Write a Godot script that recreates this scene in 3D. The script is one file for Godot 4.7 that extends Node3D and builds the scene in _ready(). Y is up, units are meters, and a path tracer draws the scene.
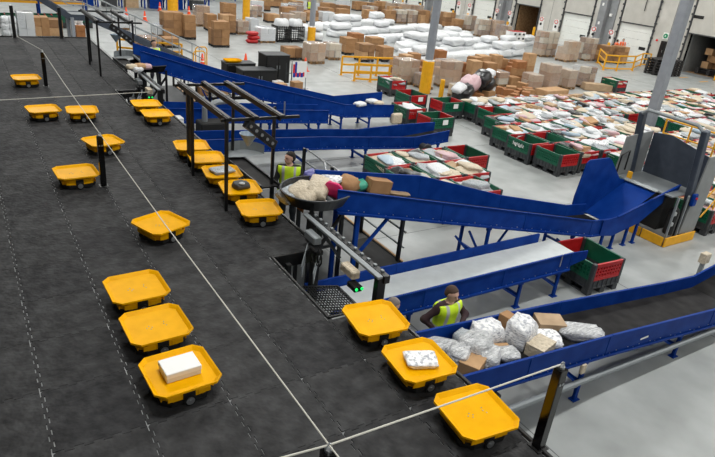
extends Node3D
# Parcel sorting hall: raised robot deck, blue belt conveyors, bulk bins and pallet loads, dock doors.
# World: y up, metres, hall floor at y = 0, deck top at y = 2.0; x runs along the conveyors, -z runs down the hall.

const CAM_POS := Vector3(0, 6.4, 0)
const CAM_ROT := Vector3(-24.751, -34.209, 6.256)
const FOCAL := 600.05
const DECK := 2.0
const EDGE := 4.40

var cam_basis := Basis.from_euler(Vector3(deg_to_rad(CAM_ROT.x), deg_to_rad(CAM_ROT.y), deg_to_rad(CAM_ROT.z)), EULER_ORDER_YXZ)
var rng := RandomNumberGenerator.new()
var M := {}
var used := {}
var shared := {}
var occupied: Array[Rect2] = []

# ---------------------------------------------------------------- placing
# the point of the plane y = h that photo pixel (px, py) looks at
func G(px: float, py: float, h := 0.0) -> Vector3:
	var d := cam_basis * Vector3(px - 357.5, -(py - 228.5), -FOCAL)
	return CAM_POS + d * ((h - CAM_POS.y) / d.y)

# keeps floor-standing things apart: false when the footprint meets one already taken
func claim(c: Vector3, w: float, d: float, force := false) -> bool:
	var r := Rect2(c.x - w * 0.5, c.z - d * 0.5, w, d).grow(-0.03)
	if not force:
		for o in occupied:
			if o.intersects(r): return false
	occupied.append(r)
	return true

# ---------------------------------------------------------------- naming
func numbered(called: String) -> String:
	var n: int = used.get(called, 0)
	used[called] = n + 1
	return called if n == 0 else "%s_%03d" % [called, n]

func tag(o: Node, label: String, category := "", group := "") -> Node:
	o.set_meta("label", label)
	if category: o.set_meta("category", category)
	if group: o.set_meta("group", group)
	return o

func thing(called: String, label: String, category: String, at := Vector3.ZERO, turn := 0.0, group := "") -> Node3D:
	var o := Node3D.new()
	o.name = numbered(called)
	add_child(o)
	o.position = at
	o.rotation.y = turn
	tag(o, label, category, group)
	return o

func copy(src: Node3D, called: String, label: String, group: String, at: Vector3, turn := 0.0) -> Node3D:
	var o: Node3D = src.duplicate()
	o.name = numbered(called)
	add_child(o)
	o.position = at
	o.rotation = Vector3(0, turn, 0)
	o.set_meta("label", label)
	if group: o.set_meta("group", group)
	return o

# ---------------------------------------------------------------- mesh building
func mb() -> SurfaceTool:
	var st := SurfaceTool.new()
	st.begin(Mesh.PRIMITIVE_TRIANGLES)
	st.set_smooth_group(-1)
	return st

func sm() -> SurfaceTool:
	var st := SurfaceTool.new()
	st.begin(Mesh.PRIMITIVE_TRIANGLES)
	st.set_smooth_group(0)
	return st

func done(st: SurfaceTool) -> ArrayMesh:
	st.generate_normals()
	return st.commit()

func put(called: String, mesh: Mesh, m: Material, parent: Node = null, xf := Transform3D.IDENTITY) -> MeshInstance3D:
	var o := MeshInstance3D.new()
	o.mesh = mesh
	o.material_override = m
	o.transform = xf
	if parent == null or parent == self:
		o.name = numbered(called)
		add_child(o)
	else:
		o.name = called
		parent.add_child(o, true)
	return o

func obj(called: String, st: SurfaceTool, m: Material, parent: Node = null, xf := Transform3D.IDENTITY) -> MeshInstance3D:
	return put(called, done(st), m, parent, xf)

func struct_obj(called: String, st: SurfaceTool, m: Material, label: String) -> MeshInstance3D:
	var o := obj(called, st, m)
	o.set_meta("kind", "structure")
	o.set_meta("label", label)
	return o

# one flat convex face, turned so that it looks away from c (front faces run clockwise)
func face(st: SurfaceTool, p: Array, c: Vector3) -> void:
	var n: Vector3 = (p[1] - p[0]).cross(p[2] - p[0])
	var mid: Vector3 = p[0]
	for i in range(1, p.size()): mid += p[i]
	mid /= p.size()
	var flip: bool = n.dot(mid - c) > 0.0
	for i in range(1, p.size() - 1):
		st.add_vertex(p[0])
		if flip:
			st.add_vertex(p[i + 1]); st.add_vertex(p[i])
		else:
			st.add_vertex(p[i]); st.add_vertex(p[i + 1])

# box with chamfered edges, centre c, size s, turned by b
func bx(st: SurfaceTool, c: Vector3, s: Vector3, bev := 0.0, b := Basis.IDENTITY) -> void:
	var h := s * 0.5
	if bev <= 0.0:
		for ax in 3:
			for sg in [-1.0, 1.0]:
				var u := (ax + 1) % 3
				var v := (ax + 2) % 3
				var q := []
				for k in [[-1, -1], [1, -1], [1, 1], [-1, 1]]:
					var p := Vector3.ZERO
					p[ax] = sg * h[ax]; p[u] = k[0] * h[u]; p[v] = k[1] * h[v]
					q.append(c + b * p)
				face(st, q, c)
		return
	bev = minf(bev, minf(h.x, minf(h.y, h.z)) * 0.9)
	for ax in 3:
		var u := (ax + 1) % 3
		var v := (ax + 2) % 3
		for sg in [-1.0, 1.0]:
			var q := []
			for k in [[-1, -1], [1, -1], [1, 1], [-1, 1]]:
				var p := Vector3.ZERO
				p[ax] = sg * h[ax]; p[u] = k[0] * (h[u] - bev); p[v] = k[1] * (h[v] - bev)
				q.append(c + b * p)
			face(st, q, c)
		for su in [-1.0, 1.0]:
			for sv in [-1.0, 1.0]:
				var q := []
				for k in [[-1, 0], [1, 0], [1, 1], [-1, 1]]:
					var p := Vector3.ZERO
					p[ax] = k[0] * (h[ax] - bev)
					p[u] = su * (h[u] - (bev if k[1] else 0.0)); p[v] = sv * (h[v] - (0.0 if k[1] else bev))
					q.append(c + b * p)
				face(st, q, c)
	for sx in [-1.0, 1.0]:
		for sy in [-1.0, 1.0]:
			for sz in [-1.0, 1.0]:
				face(st, [c + b * Vector3(sx * h.x, sy * (h.y - bev), sz * (h.z - bev)), c + b * Vector3(sx * (h.x - bev), sy * h.y, sz * (h.z - bev)), c + b * Vector3(sx * (h.x - bev), sy * (h.y - bev), sz * h.z)], c)

func look(dir: Vector3) -> Basis:
	var z := dir.normalized()
	var up := Vector3.UP if absf(z.y) < 0.98 else Vector3.RIGHT
	var x := up.cross(z).normalized()
	return Basis(x, z.cross(x), z)

# square bar from a to b2, w wide, t tall
func bar(st: SurfaceTool, a: Vector3, b2: Vector3, w: float, t: float, bev := 0.0) -> void:
	bx(st, (a + b2) * 0.5, Vector3(w, t, a.distance_to(b2)), bev, look(b2 - a))

# round bar through points
func tube(st: SurfaceTool, pts: Array, r: float, n := 8, caps := true) -> void:
	var rings := []
	for i in pts.size():
		var d: Vector3
		if i == 0: d = pts[1] - pts[0]
		elif i == pts.size() - 1: d = pts[i] - pts[i - 1]
		else: d = (pts[i + 1] - pts[i]).normalized() + (pts[i] - pts[i - 1]).normalized()
		var b := look(d)
		if rings.size() > 0:
			var px: Vector3 = rings[-1][0] - pts[i - 1]
			var y := b.z.cross(px).normalized()
			b = Basis(y.cross(b.z).normalized(), y, b.z)
		var ring := []
		for k in n:
			var a := TAU * k / n
			ring.append(pts[i] + (b.x * cos(a) + b.y * sin(a)) * r)
		rings.append(ring)
	for i in pts.size() - 1:
		var c: Vector3 = (pts[i] + pts[i + 1]) * 0.5
		for k in n:
			face(st, [rings[i][k], rings[i][(k + 1) % n], rings[i + 1][(k + 1) % n], rings[i + 1][k]], c)
	if caps:
		face(st, rings[0], (pts[0] + pts[1]) * 0.5)
		face(st, rings[-1], (pts[-1] + pts[-2]) * 0.5)

func cyl(st: SurfaceTool, a: Vector3, b2: Vector3, r: float, n := 12) -> void:
	tube(st, [a, b2], r, n)

# solid of revolution about y through c; prof = [[r, y], ...] from bottom to top
func lathe(st: SurfaceTool, c: Vector3, prof: Array, n := 16) -> void:
	for i in prof.size() - 1:
		var r0: float = prof[i][0]; var y0: float = prof[i][1]
		var r1: float = prof[i + 1][0]; var y1: float = prof[i + 1][1]
		for k in n:
			var a := TAU * k / n
			var a2 := TAU * (k + 1) / n
			var p0 := c + Vector3(cos(a) * r0, y0, sin(a) * r0)
			var p1 := c + Vector3(cos(a2) * r0, y0, sin(a2) * r0)
			var p2 := c + Vector3(cos(a2) * r1, y1, sin(a2) * r1)
			var p3 := c + Vector3(cos(a) * r1, y1, sin(a) * r1)
			if r0 > 1e-5:
				st.add_vertex(p0); st.add_vertex(p1); st.add_vertex(p2)
			if r1 > 1e-5:
				st.add_vertex(p0); st.add_vertex(p2); st.add_vertex(p3)

# prism over a polygon (any shape) in the plane of u and v, from o, as thick as w
func prism(st: SurfaceTool, poly: PackedVector2Array, o: Vector3, u: Vector3, v: Vector3, w: Vector3) -> void:
	var idx := Geometry2D.triangulate_polygon(poly)
	var up := u.cross(v).dot(w) > 0.0
	var cw := Geometry2D.is_polygon_clockwise(poly)
	for i in range(0, idx.size(), 3):
		var a := poly[idx[i]]; var b := poly[idx[i + 1]]; var c := poly[idx[i + 2]]
		if ((b - a).cross(c - a) < 0.0) == up:
			var t := b; b = c; c = t
		for k in [a, c, b]: st.add_vertex(o + u * k.x + v * k.y + w)
		for k in [a, b, c]: st.add_vertex(o + u * k.x + v * k.y)
	for i in poly.size():
		var a := poly[i]; var b := poly[(i + 1) % poly.size()]
		if cw == up:
			var t := a; a = b; b = t
		var p0 := o + u * a.x + v * a.y
		var p1 := o + u * b.x + v * b.y
		for k in [p0, p1 + w, p1, p0, p0 + w, p1 + w]: st.add_vertex(k)

# sheet folded along a line of points (profile in the xy plane), from z0 to z1, as thick as t
func folded(st: SurfaceTool, pts: Array, z0: float, z1: float, t: float) -> void:
	for i in pts.size() - 1:
		var a := Vector3(pts[i].x, pts[i].y, 0); var b := Vector3(pts[i + 1].x, pts[i + 1].y, 0)
		bx(st, (a + b) * 0.5 + Vector3(0, 0, (z0 + z1) * 0.5), Vector3(z1 - z0, t, a.distance_to(b) + t * 0.6), 0.0, look(b - a))

# ---------------------------------------------------------------- materials
func noise_tex(freq: float, lo: Color, hi: Color, sd: int, kind := FastNoiseLite.TYPE_SIMPLEX_SMOOTH, oct := 4, size := 256) -> NoiseTexture2D:
	var n := FastNoiseLite.new()
	n.noise_type = kind
	n.frequency = freq
	n.seed = sd
	n.fractal_octaves = oct
	var t := NoiseTexture2D.new()
	t.width = size; t.height = size
	t.seamless = true
	t.noise = n
	var g := Gradient.new()
	g.set_color(0, lo); g.set_color(1, hi)
	t.color_ramp = g
	return t

func pm(called: String, c: Color, rough := 0.6, metal := 0.0, vary := 0.0, scale := 1.0, freq := 0.02) -> StandardMaterial3D:
	var m := StandardMaterial3D.new()
	m.roughness = rough
	m.metallic = metal
	m.albedo_color = c
	if vary > 0.0:
		m.albedo_color = Color.WHITE
		m.albedo_texture = noise_tex(freq, c.darkened(vary), c.lightened(vary * 0.6), M.size() + 3)
		m.uv1_triplanar = true
		m.uv1_world_triplanar = true
		m.uv1_scale = Vector3.ONE * scale
	M[called] = m
	return m

func relief(m: StandardMaterial3D, freq: float, depth: float, sd := 5) -> void:
	var n := FastNoiseLite.new()
	n.frequency = freq; n.seed = sd; n.fractal_octaves = 3
	var t := NoiseTexture2D.new()
	t.width = 256; t.height = 256; t.seamless = true; t.noise = n; t.as_normal_map = true; t.bump_strength = depth
	m.normal_enabled = true
	m.normal_texture = t

func materials() -> void:
	pm("concrete", Color(0.65, 0.665, 0.66), 0.42, 0.0, 0.13, 0.16, 0.02)
	pm("joint", Color(0.36, 0.37, 0.37), 0.8)
	pm("mat", Color(0.203, 0.203, 0.206), 0.62, 0.0, 0.16, 0.45, 0.03)
	pm("mat_b", Color(0.214, 0.214, 0.217), 0.60, 0.0, 0.16, 0.4, 0.03)
	pm("mat_c", Color(0.193, 0.193, 0.198), 0.64, 0.0, 0.16, 0.5, 0.03)
	for k in ["mat", "mat_b", "mat_c"]: relief(M[k], 0.08, 1.2)
	pm("galv", Color(0.58, 0.59, 0.59), 0.45, 0.4, 0.10, 0.6)
	pm("black", Color(0.045, 0.045, 0.05), 0.38)
	pm("black_gloss", Color(0.03, 0.03, 0.032), 0.16, 0.0)
	pm("black_dull", Color(0.06, 0.06, 0.06), 0.75)
	pm("rubber", Color(0.05, 0.05, 0.05), 0.8)
	pm("steel", Color(0.72, 0.73, 0.74), 0.3, 0.85)
	pm("steel_dull", Color(0.55, 0.57, 0.58), 0.5, 0.4)
	pm("yellow", Color(0.95, 0.685, 0.0), 0.42, 0.0, 0.05, 0.8)
	pm("safety", Color(0.95, 0.68, 0.03), 0.5, 0.0, 0.08, 0.8)
	pm("rail_yellow", Color(0.90, 0.65, 0.06), 0.5)
	pm("rope", Color(0.80, 0.79, 0.75), 0.8)
	pm("blue", Color(0.028, 0.20, 0.53), 0.42, 0.0, 0.10, 0.35)
	pm("sign_blue", Color(0.05, 0.20, 0.62), 0.5)
	pm("belt", Color(0.12, 0.115, 0.115), 0.55, 0.0, 0.15, 0.5)
	pm("belt_white", Color(0.80, 0.82, 0.82), 0.5, 0.0, 0.06, 0.6)
	pm("bin_grey", Color(0.20, 0.21, 0.22), 0.55, 0.0, 0.10, 0.7)
	pm("bin_green", Color(0.01, 0.36, 0.25), 0.42, 0.0, 0.08, 0.7)
	pm("bin_red", Color(0.72, 0.07, 0.09), 0.42, 0.0, 0.08, 0.7)
	pm("grey_panel", Color(0.52, 0.53, 0.53), 0.5, 0.1, 0.06, 0.5)
	pm("grey_blue", Color(0.24, 0.27, 0.32), 0.45, 0.1, 0.08, 0.5)
	pm("column_grey", Color(0.58, 0.60, 0.63), 0.45, 0.1, 0.05, 0.5)
	pm("carton_a", Color(0.66, 0.49, 0.32), 0.8, 0.0, 0.10, 0.5)
	pm("carton_b", Color(0.56, 0.41, 0.27), 0.8, 0.0, 0.10, 0.5)
	pm("carton_c", Color(0.75, 0.59, 0.42), 0.8, 0.0, 0.10, 0.5)
	pm("carton_d", Color(0.62, 0.40, 0.22), 0.8, 0.0, 0.10, 0.5)
	pm("carton_e", Color(0.74, 0.62, 0.48), 0.7, 0.0, 0.14, 0.5)
	pm("tape", Color(0.80, 0.70, 0.52), 0.3)
	pm("wood", Color(0.62, 0.47, 0.30), 0.8, 0.0, 0.22, 0.6)
	pm("wood_dark", Color(0.16, 0.15, 0.15), 0.8, 0.0, 0.2, 0.6)
	pm("poly_white", Color(0.88, 0.89, 0.90), 0.32, 0.0, 0.06, 1.2, 0.05)
	pm("poly_grey", Color(0.74, 0.77, 0.79), 0.28, 0.0, 0.22, 2.2, 0.03)
	pm("poly_cream", Color(0.83, 0.77, 0.67), 0.5, 0.0, 0.10, 1.2, 0.05)
	var wr := pm("poly_wrap", Color(0.8, 0.82, 0.83), 0.2, 0.0, 0.1, 1.0)
	wr.albedo_texture = noise_tex(0.03, Color(0.58, 0.59, 0.60), Color(1.0, 1.0, 1.0), 77, FastNoiseLite.TYPE_SIMPLEX_SMOOTH, 3)
	wr.uv1_scale = Vector3(0.5, 1.6, 3.2)
	relief(wr, 0.05, 12.0, 14)
	var pr := pm("poly_print", Color(0.9, 0.9, 0.9), 0.35, 0.0, 0.1, 1.0)
	var pg := noise_tex(0.03, Color(0.66, 0.67, 0.70), Color(0.95, 0.95, 0.95), 78, FastNoiseLite.TYPE_SIMPLEX, 3)
	pg.color_ramp.set_offset(0, 0.34); pg.color_ramp.set_offset(1, 0.46)
	pr.albedo_texture = pg
	pr.uv1_scale = Vector3(1.2, 3.0, 1.2)
	relief(pr, 0.04, 6.0, 15)
	pm("poly_black", Color(0.10, 0.10, 0.11), 0.28)
	pm("poly_pink", Color(0.82, 0.68, 0.70), 0.4, 0.0, 0.1, 1.2, 0.05)
	pm("poly_blue", Color(0.66, 0.74, 0.80), 0.35, 0.0, 0.1, 1.2, 0.05)
	pm("poly_violet", Color(0.36, 0.36, 0.62), 0.35)
	pm("poly_teal", Color(0.30, 0.66, 0.55), 0.35)
	pm("poly_magenta", Color(0.86, 0.16, 0.42), 0.35)
	pm("poly_olive", Color(0.44, 0.43, 0.33), 0.5, 0.0, 0.2, 1.5, 0.06)
	pm("bale_white", Color(0.90, 0.91, 0.92), 0.4, 0.0, 0.07, 0.9, 0.05)
	pm("print_black", Color(0.08, 0.08, 0.09), 0.5)
	pm("paper", Color(0.94, 0.94, 0.93), 0.6)
	pm("white_box", Color(0.87, 0.87, 0.87), 0.55)
	pm("wall_panel", Color(0.80, 0.79, 0.76), 0.7, 0.0, 0.08, 0.15)
	pm("wall_grey", Color(0.55, 0.56, 0.57), 0.7, 0.0, 0.10, 0.2)
	pm("door_white", Color(0.93, 0.94, 0.92), 0.5, 0.0, 0.03, 0.2)
	pm("door_grey", Color(0.76, 0.75, 0.72), 0.6, 0.0, 0.05, 0.2)
	pm("dark", Color(0.10, 0.10, 0.10), 0.8)
	pm("orange", Color(0.95, 0.30, 0.06), 0.5)
	pm("red", Color(0.85, 0.10, 0.08), 0.5)
	pm("green_sign", Color(0.02, 0.55, 0.36), 0.5)
	pm("ceiling_white", Color(0.82, 0.82, 0.81), 0.8)
	var f := pm("film", Color(0.9, 0.92, 0.94, 0.16), 0.18)
	f.transparency = BaseMaterial3D.TRANSPARENCY_ALPHA
	var led := pm("led_green", Color(0.1, 0.9, 0.4), 0.4)
	led.emission_enabled = true; led.emission = Color(0.1, 1.0, 0.45); led.emission_energy_multiplier = 1.6
	var lamp := pm("lamp_face", Color(1, 1, 1), 0.5)
	lamp.emission_enabled = true; lamp.emission = Color(1.0, 0.98, 0.94); lamp.emission_energy_multiplier = 6.0
	for k in ["yellow", "blue", "mat", "mat_b", "mat_c", "belt"]: M[k].metallic_specular = 0.18
	relief(M["poly_white"], 0.05, 6.0, 9)
	relief(M["poly_grey"], 0.06, 9.0, 10)
	relief(M["poly_cream"], 0.04, 5.0, 11)
	relief(M["bale_white"], 0.04, 6.0, 12)
	var vc := pm("person", Color.WHITE, 0.8)
	vc.vertex_color_use_as_albedo = true
	var vv := pm("vest", Color.WHITE, 0.55)
	vv.vertex_color_use_as_albedo = true

# ---------------------------------------------------------------- the hall
func hall() -> void:
	var st := mb()
	bx(st, Vector3(19, -0.15, -44), Vector3(76, 0.3, 130))
	var fl := struct_obj("floor", st, M.concrete, "pale grey polished concrete floor of the hall")
	# saw-cut joints in the slab
	st = mb()
	for i in 9:
		bx(st, Vector3(6.5 + i * 5.6, 0.0015, -44), Vector3(0.012, 0.003, 129))
	for i in 18:
		bx(st, Vector3(19, 0.0015, 6.0 - i * 5.6), Vector3(75, 0.003, 0.012))
	obj("slab_joint", st, M.joint, fl)
	st = mb()
	bx(st, Vector3(19, 6, -109), Vector3(76, 12.6, 0.4))
	struct_obj("wall_back", st, M.wall_grey, "far end wall of the hall")
	st = mb()
	bx(st, Vector3(-19, 6, -44), Vector3(0.4, 12.6, 130))
	struct_obj("wall_left", st, M.wall_grey, "long side wall beyond the robot deck")
	st = mb()
	bx(st, Vector3(19, 6, 21), Vector3(76, 12.6, 0.4))
	struct_obj("wall_front", st, M.wall_grey, "end wall behind the robot deck")
	st = mb()
	bx(st, Vector3(19, 12.15, -44), Vector3(76.4, 0.3, 130.4))
	struct_obj("ceiling", st, M.ceiling_white, "white roof lining of the hall")

func lamps() -> void:
	var hm := mb()
	bx(hm, Vector3(0, 0.06, 0), Vector3(3.1, 0.12, 0.66), 0.02)
	var housing := done(hm)
	var fm := mb()
	bx(fm, Vector3(0, -0.01, 0), Vector3(3.0, 0.02, 0.6))
	var face_mesh := done(fm)
	for iz in 9:
		for ix in 5:
			var at := Vector3(3.0 + ix * 10.5, 11.6, 6.5 - iz * 11.0)
			var t := thing("high_bay_lamp", "white linear high bay lamp hanging under the roof lining", "lamp", at, 0.0, "high bay lamps under the roof")
			put("housing", housing, M.column_grey, t)
			put("diffuser", face_mesh, M.lamp_face, t)
			var hg := mb()
			for s in [-1.2, 1.2]: cyl(hg, Vector3(s, 0.12, 0), Vector3(s, 0.4, 0), 0.012, 6)
			obj("hanger", hg, M.steel_dull, t)
			var l := AreaLight3D.new()
			l.name = "lamp_glow"
			t.add_child(l)
			l.position = Vector3(0, -0.03, 0)
			l.rotation_degrees = Vector3(-90, 0, 0)
			l.area_size = Vector2(3.0, 0.6)
			l.area_normalize_energy = true
			l.light_color = Color(1.0, 1.0, 0.99)
			l.light_energy = LAMP_POWER
			l.area_range = 120.0
			l.area_attenuation = 2.0
			l.shadow_enabled = true

# ---------------------------------------------------------------- the deck
func tile_mesh(w: float, d: float) -> ArrayMesh:
	var key := "tile"
	if shared.has(key): return shared[key]
	# interlocking square teeth on all four sides, tiles pulled a few millimetres apart
	var poly := PackedVector2Array()
	var nx := 10
	var nz := 11
	var amp := 0.016
	var gx := 0.0055
	var gz := 0.0028
	for i in nx:          # side z = 0
		var a := (amp if i % 2 else -amp)
		poly.append(Vector2(clampf(w * i / nx + (gx * (1 if i % 2 else -1)) * 0.0, gx + amp, w - gx - amp), a + gz))
		poly.append(Vector2(clampf(w * (i + 1) / nx, gx + amp, w - gx - amp), a + gz))
	for i in nz:          # side x = w
		var a := (amp if i % 2 else -amp)
		poly.append(Vector2(w + a - gx, clampf(d * i / nz, amp + gz, d - amp - gz)))
		poly.append(Vector2(w + a - gx, clampf(d * (i + 1) / nz, amp + gz, d - amp - gz)))
	for j in nx:
		var i := nx - 1 - j
		var a := (amp if i % 2 else -amp)
		poly.append(Vector2(clampf(w * (i + 1) / nx, gx + amp, w - gx - amp), d + a - gz))
		poly.append(Vector2(clampf(w * i / nx, gx + amp, w - gx - amp), d + a - gz))
	for j in nz:
		var i := nz - 1 - j
		var a := (amp if i % 2 else -amp)
		poly.append(Vector2(a + gx, clampf(d * (i + 1) / nz, amp + gz, d - amp - gz)))
		poly.append(Vector2(a + gx, clampf(d * i / nz, amp + gz, d - amp - gz)))
	var clean := PackedVector2Array()
	for p in poly:
		if clean.is_empty() or clean[-1].distance_to(p) > 1e-4: clean.append(p)
	var st := mb()
	prism(st, clean, Vector3.ZERO, Vector3.RIGHT, Vector3.BACK, Vector3(0, 0.012, 0))
	shared[key] = done(st)
	return shared[key]

const TX := 0.84
const TZ := 0.92
func cut(cx: int, cz: int) -> bool:
	# the two pick-up openings in the right-most column of tiles (rows counted from z = -1.94 downwards)
	return cx == 6 and (cz == 4 or cz == 5 or cz == 16 or cz == 17)

func deck() -> void:
	var x0 := -1.526
	var root := thing("robot_deck", "raised deck of black interlocking rubber mats on steel frame", "deck", Vector3.ZERO)
	var st := mb()
	# steel plate under the mats, with the two openings left free
	var zs := [2.0, -5.62, -7.46, -16.66, -18.5, -27.7]
	for i in 5:
		var x1 := EDGE - 0.046
		if i == 1 or i == 3: x1 = x0 + TX * 6
		bx(st, Vector3((x0 - 2.0 + x1) * 0.5, DECK - 0.022, (zs[i] + zs[i + 1]) * 0.5), Vector3(x1 - x0 + 2.0, 0.020, absf(zs[i] - zs[i + 1])))
	obj("deck_plate", st, M.galv, root)
	var tm := tile_mesh(TX, TZ)
	for cz in 28:
		for cx in 7:
			if cut(cx, cz): continue
			var z := -1.94 - (cz + 1) * TZ
			put("tile", tm, M[["mat", "mat_b", "mat_c"][(cx * 7 + cz * 5 + (cx * cz) % 3) % 3]], root, Transform3D(Basis.IDENTITY, Vector3(x0 + cx * TX, DECK - 0.012, z)))
	# black edge angle along the conveyor side and round the openings
	var runs := [[2.0, -5.62], [-7.46, -16.66], [-18.5, -27.7]]
	for r in runs:
		st = mb()
		bx(st, Vector3(EDGE - 0.02, DECK - 0.11, (r[0] + r[1]) * 0.5), Vector3(0.05, 0.26, absf(r[0] - r[1])), 0.008)
		obj("edge_angle", st, M.black, root)
	for r in [[-5.62, -7.46], [-16.66, -18.5]]:
		st = mb()
		var xl := x0 + TX * 6
		bx(st, Vector3(xl + 0.02, DECK - 0.11, (r[0] + r[1]) * 0.5), Vector3(0.04, 0.26, 1.84), 0.006)
		bx(st, Vector3((xl + EDGE) * 0.5, DECK - 0.10, r[1] + 0.02), Vector3(EDGE - xl, 0.22, 0.04), 0.006)
		bx(st, Vector3((xl + EDGE) * 0.5, DECK - 0.11, r[0] - 0.02), Vector3(EDGE - xl, 0.26, 0.04), 0.006)
		obj("opening_angle", st, M.black, root)
		st = mb()
		bx(st, Vector3(xl + 0.30, DECK - 0.006, r[0] + 0.01), Vector3(0.5, 0.016, 0.04))
		obj("opening_strip", st, M.galv, root)
		# bolts along the opening angle
		st = mb()
		for k in 14: cyl(st, Vector3(xl + 0.04, DECK - 0.03, r[0] - 0.1 - k * 0.126), Vector3(xl + 0.05, DECK - 0.03, r[0] - 0.1 - k * 0.126), 0.012, 6)
		obj("bolt", st, M.steel, root)
	st = mb()
	bx(st, Vector3(0.4, DECK - 0.09, -27.72), Vector3(8.0, 0.26, 0.06), 0.008)
	obj("edge_angle", st, M.black, root)
	# beams and legs below
	for i in 11:
		st = mb()
		bx(st, Vector3(0.3, DECK - 0.14, 0.8 - i * 2.8), Vector3(7.4, 0.2, 0.1))
		var z := 0.8 - i * 2.8
		if z < -5.5 and z > -7.6 or z < -16.5 and z > -18.6: continue
		obj("joist", st, M.black, root)
		for x in [-3.0, 0.6, 4.2]:
			st = mb()
			bx(st, Vector3(x, (DECK - 0.24) * 0.5, 0.8 - i * 2.8), Vector3(0.12, DECK - 0.24, 0.12), 0.006)
			bx(st, Vector3(x, 0.01, 0.8 - i * 2.8), Vector3(0.25, 0.02, 0.25))
			obj("deck_leg", st, M.black, root)

func post(at: Vector3, h: float, label: String, called := "rope_post") -> void:
	var t := thing(called, label, "post", at, 0.0, "")
	var st := mb()
	bx(st, Vector3(0, h * 0.5, 0), Vector3(0.1, h, 0.1), 0.006)
	obj("shaft", st, M.black_gloss, t)
	st = mb()
	bx(st, Vector3(0, 0.008, 0), Vector3(0.16, 0.012, 0.16), 0.003)
	obj("foot_plate", st, M.black, t)
	st = mb()
	cyl(st, Vector3(0, h, 0), Vector3(0, h + 0.025, 0), 0.032, 10)
	for k in 7:
		var a := PI * k / 6.0
		var a2 := PI * (k + 1) / 6.0
		if k < 6: cyl(st, Vector3(0.028 * cos(a), h + 0.02 + 0.05 * sin(a), 0), Vector3(0.028 * cos(a2), h + 0.02 + 0.05 * sin(a2), 0), 0.008, 6)
	obj("eye_bolt", st, M.steel, t)
	for k in 2:
		st = mb()
		cyl(st, Vector3(-0.022 + 0.044 * k, h - 0.16, 0.049), Vector3(-0.022 + 0.044 * k, h - 0.16, 0.056), 0.014, 8)
		obj("bolt_head", st, M.steel, t)

func posts_and_ropes() -> void:
	var h := 0.95
	var A := Vector3(1.80, DECK, -11.1)
	var B := Vector3(1.80, DECK, -19.2)
	var C := G(329, 446, DECK + h + 0.05) * Vector3(1, 0, 1) + Vector3(0, DECK, 0)
	var E := Vector3(EDGE - 0.03, DECK, -2.74)
	post(A, h, "glossy black rope post beside a robot on the open mats")
	post(B, h, "small black rope post far down the deck near the back edge")
	post(C, h, "black rope post topped with an eye bolt where two ropes cross")
	post(E, 1.0, "tall black rope post at the deck edge above the parcel belt")
	var up := Vector3(0, h + 0.06, 0)
	var st := mb()
	tube(st, [C + up + Vector3(0.05, 0, 1.6), C + up, C + up + (A - C) * 0.5 - Vector3(0, 0.03, 0), A + up, A + up + (B - A) * 0.5 - Vector3(0, 0.03, 0), B + up, Vector3(1.76, DECK + 0.06, -27.55)], 0.0075, 6)
	tag(obj("guard_rope", st, M.rope), "pale rope strung along the deck over the post tops", "rope")
	st = mb()
	tube(st, [C + up + Vector3(-2.6, 0, -0.3), C + up, E + Vector3(0, 1.05, 0)], 0.0085, 6)
	tag(obj("guard_rope", st, M.rope), "pale rope crossing the deck to the tall edge post", "rope")
	var p := G(0, 100, DECK + h); var q := G(150, 92, DECK + h)
	st = mb()
	tube(st, [p - (q - p) * 0.3, q], 0.007, 6)
	tag(obj("guard_rope", st, M.rope), "thin grey rope crossing the deck by the far pick-up opening", "rope")

# ---------------------------------------------------------------- robots
func octagon(sx: float, sz: float, ch: float, y: float) -> Array:
	var a := sx * 0.5; var b := sz * 0.5
	return [Vector3(-a + ch, y, -b), Vector3(a - ch, y, -b), Vector3(a, y, -b + ch), Vector3(a, y, b - ch), Vector3(a - ch, y, b), Vector3(-a + ch, y, b), Vector3(-a, y, b - ch), Vector3(-a, y, -b + ch)]

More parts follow.
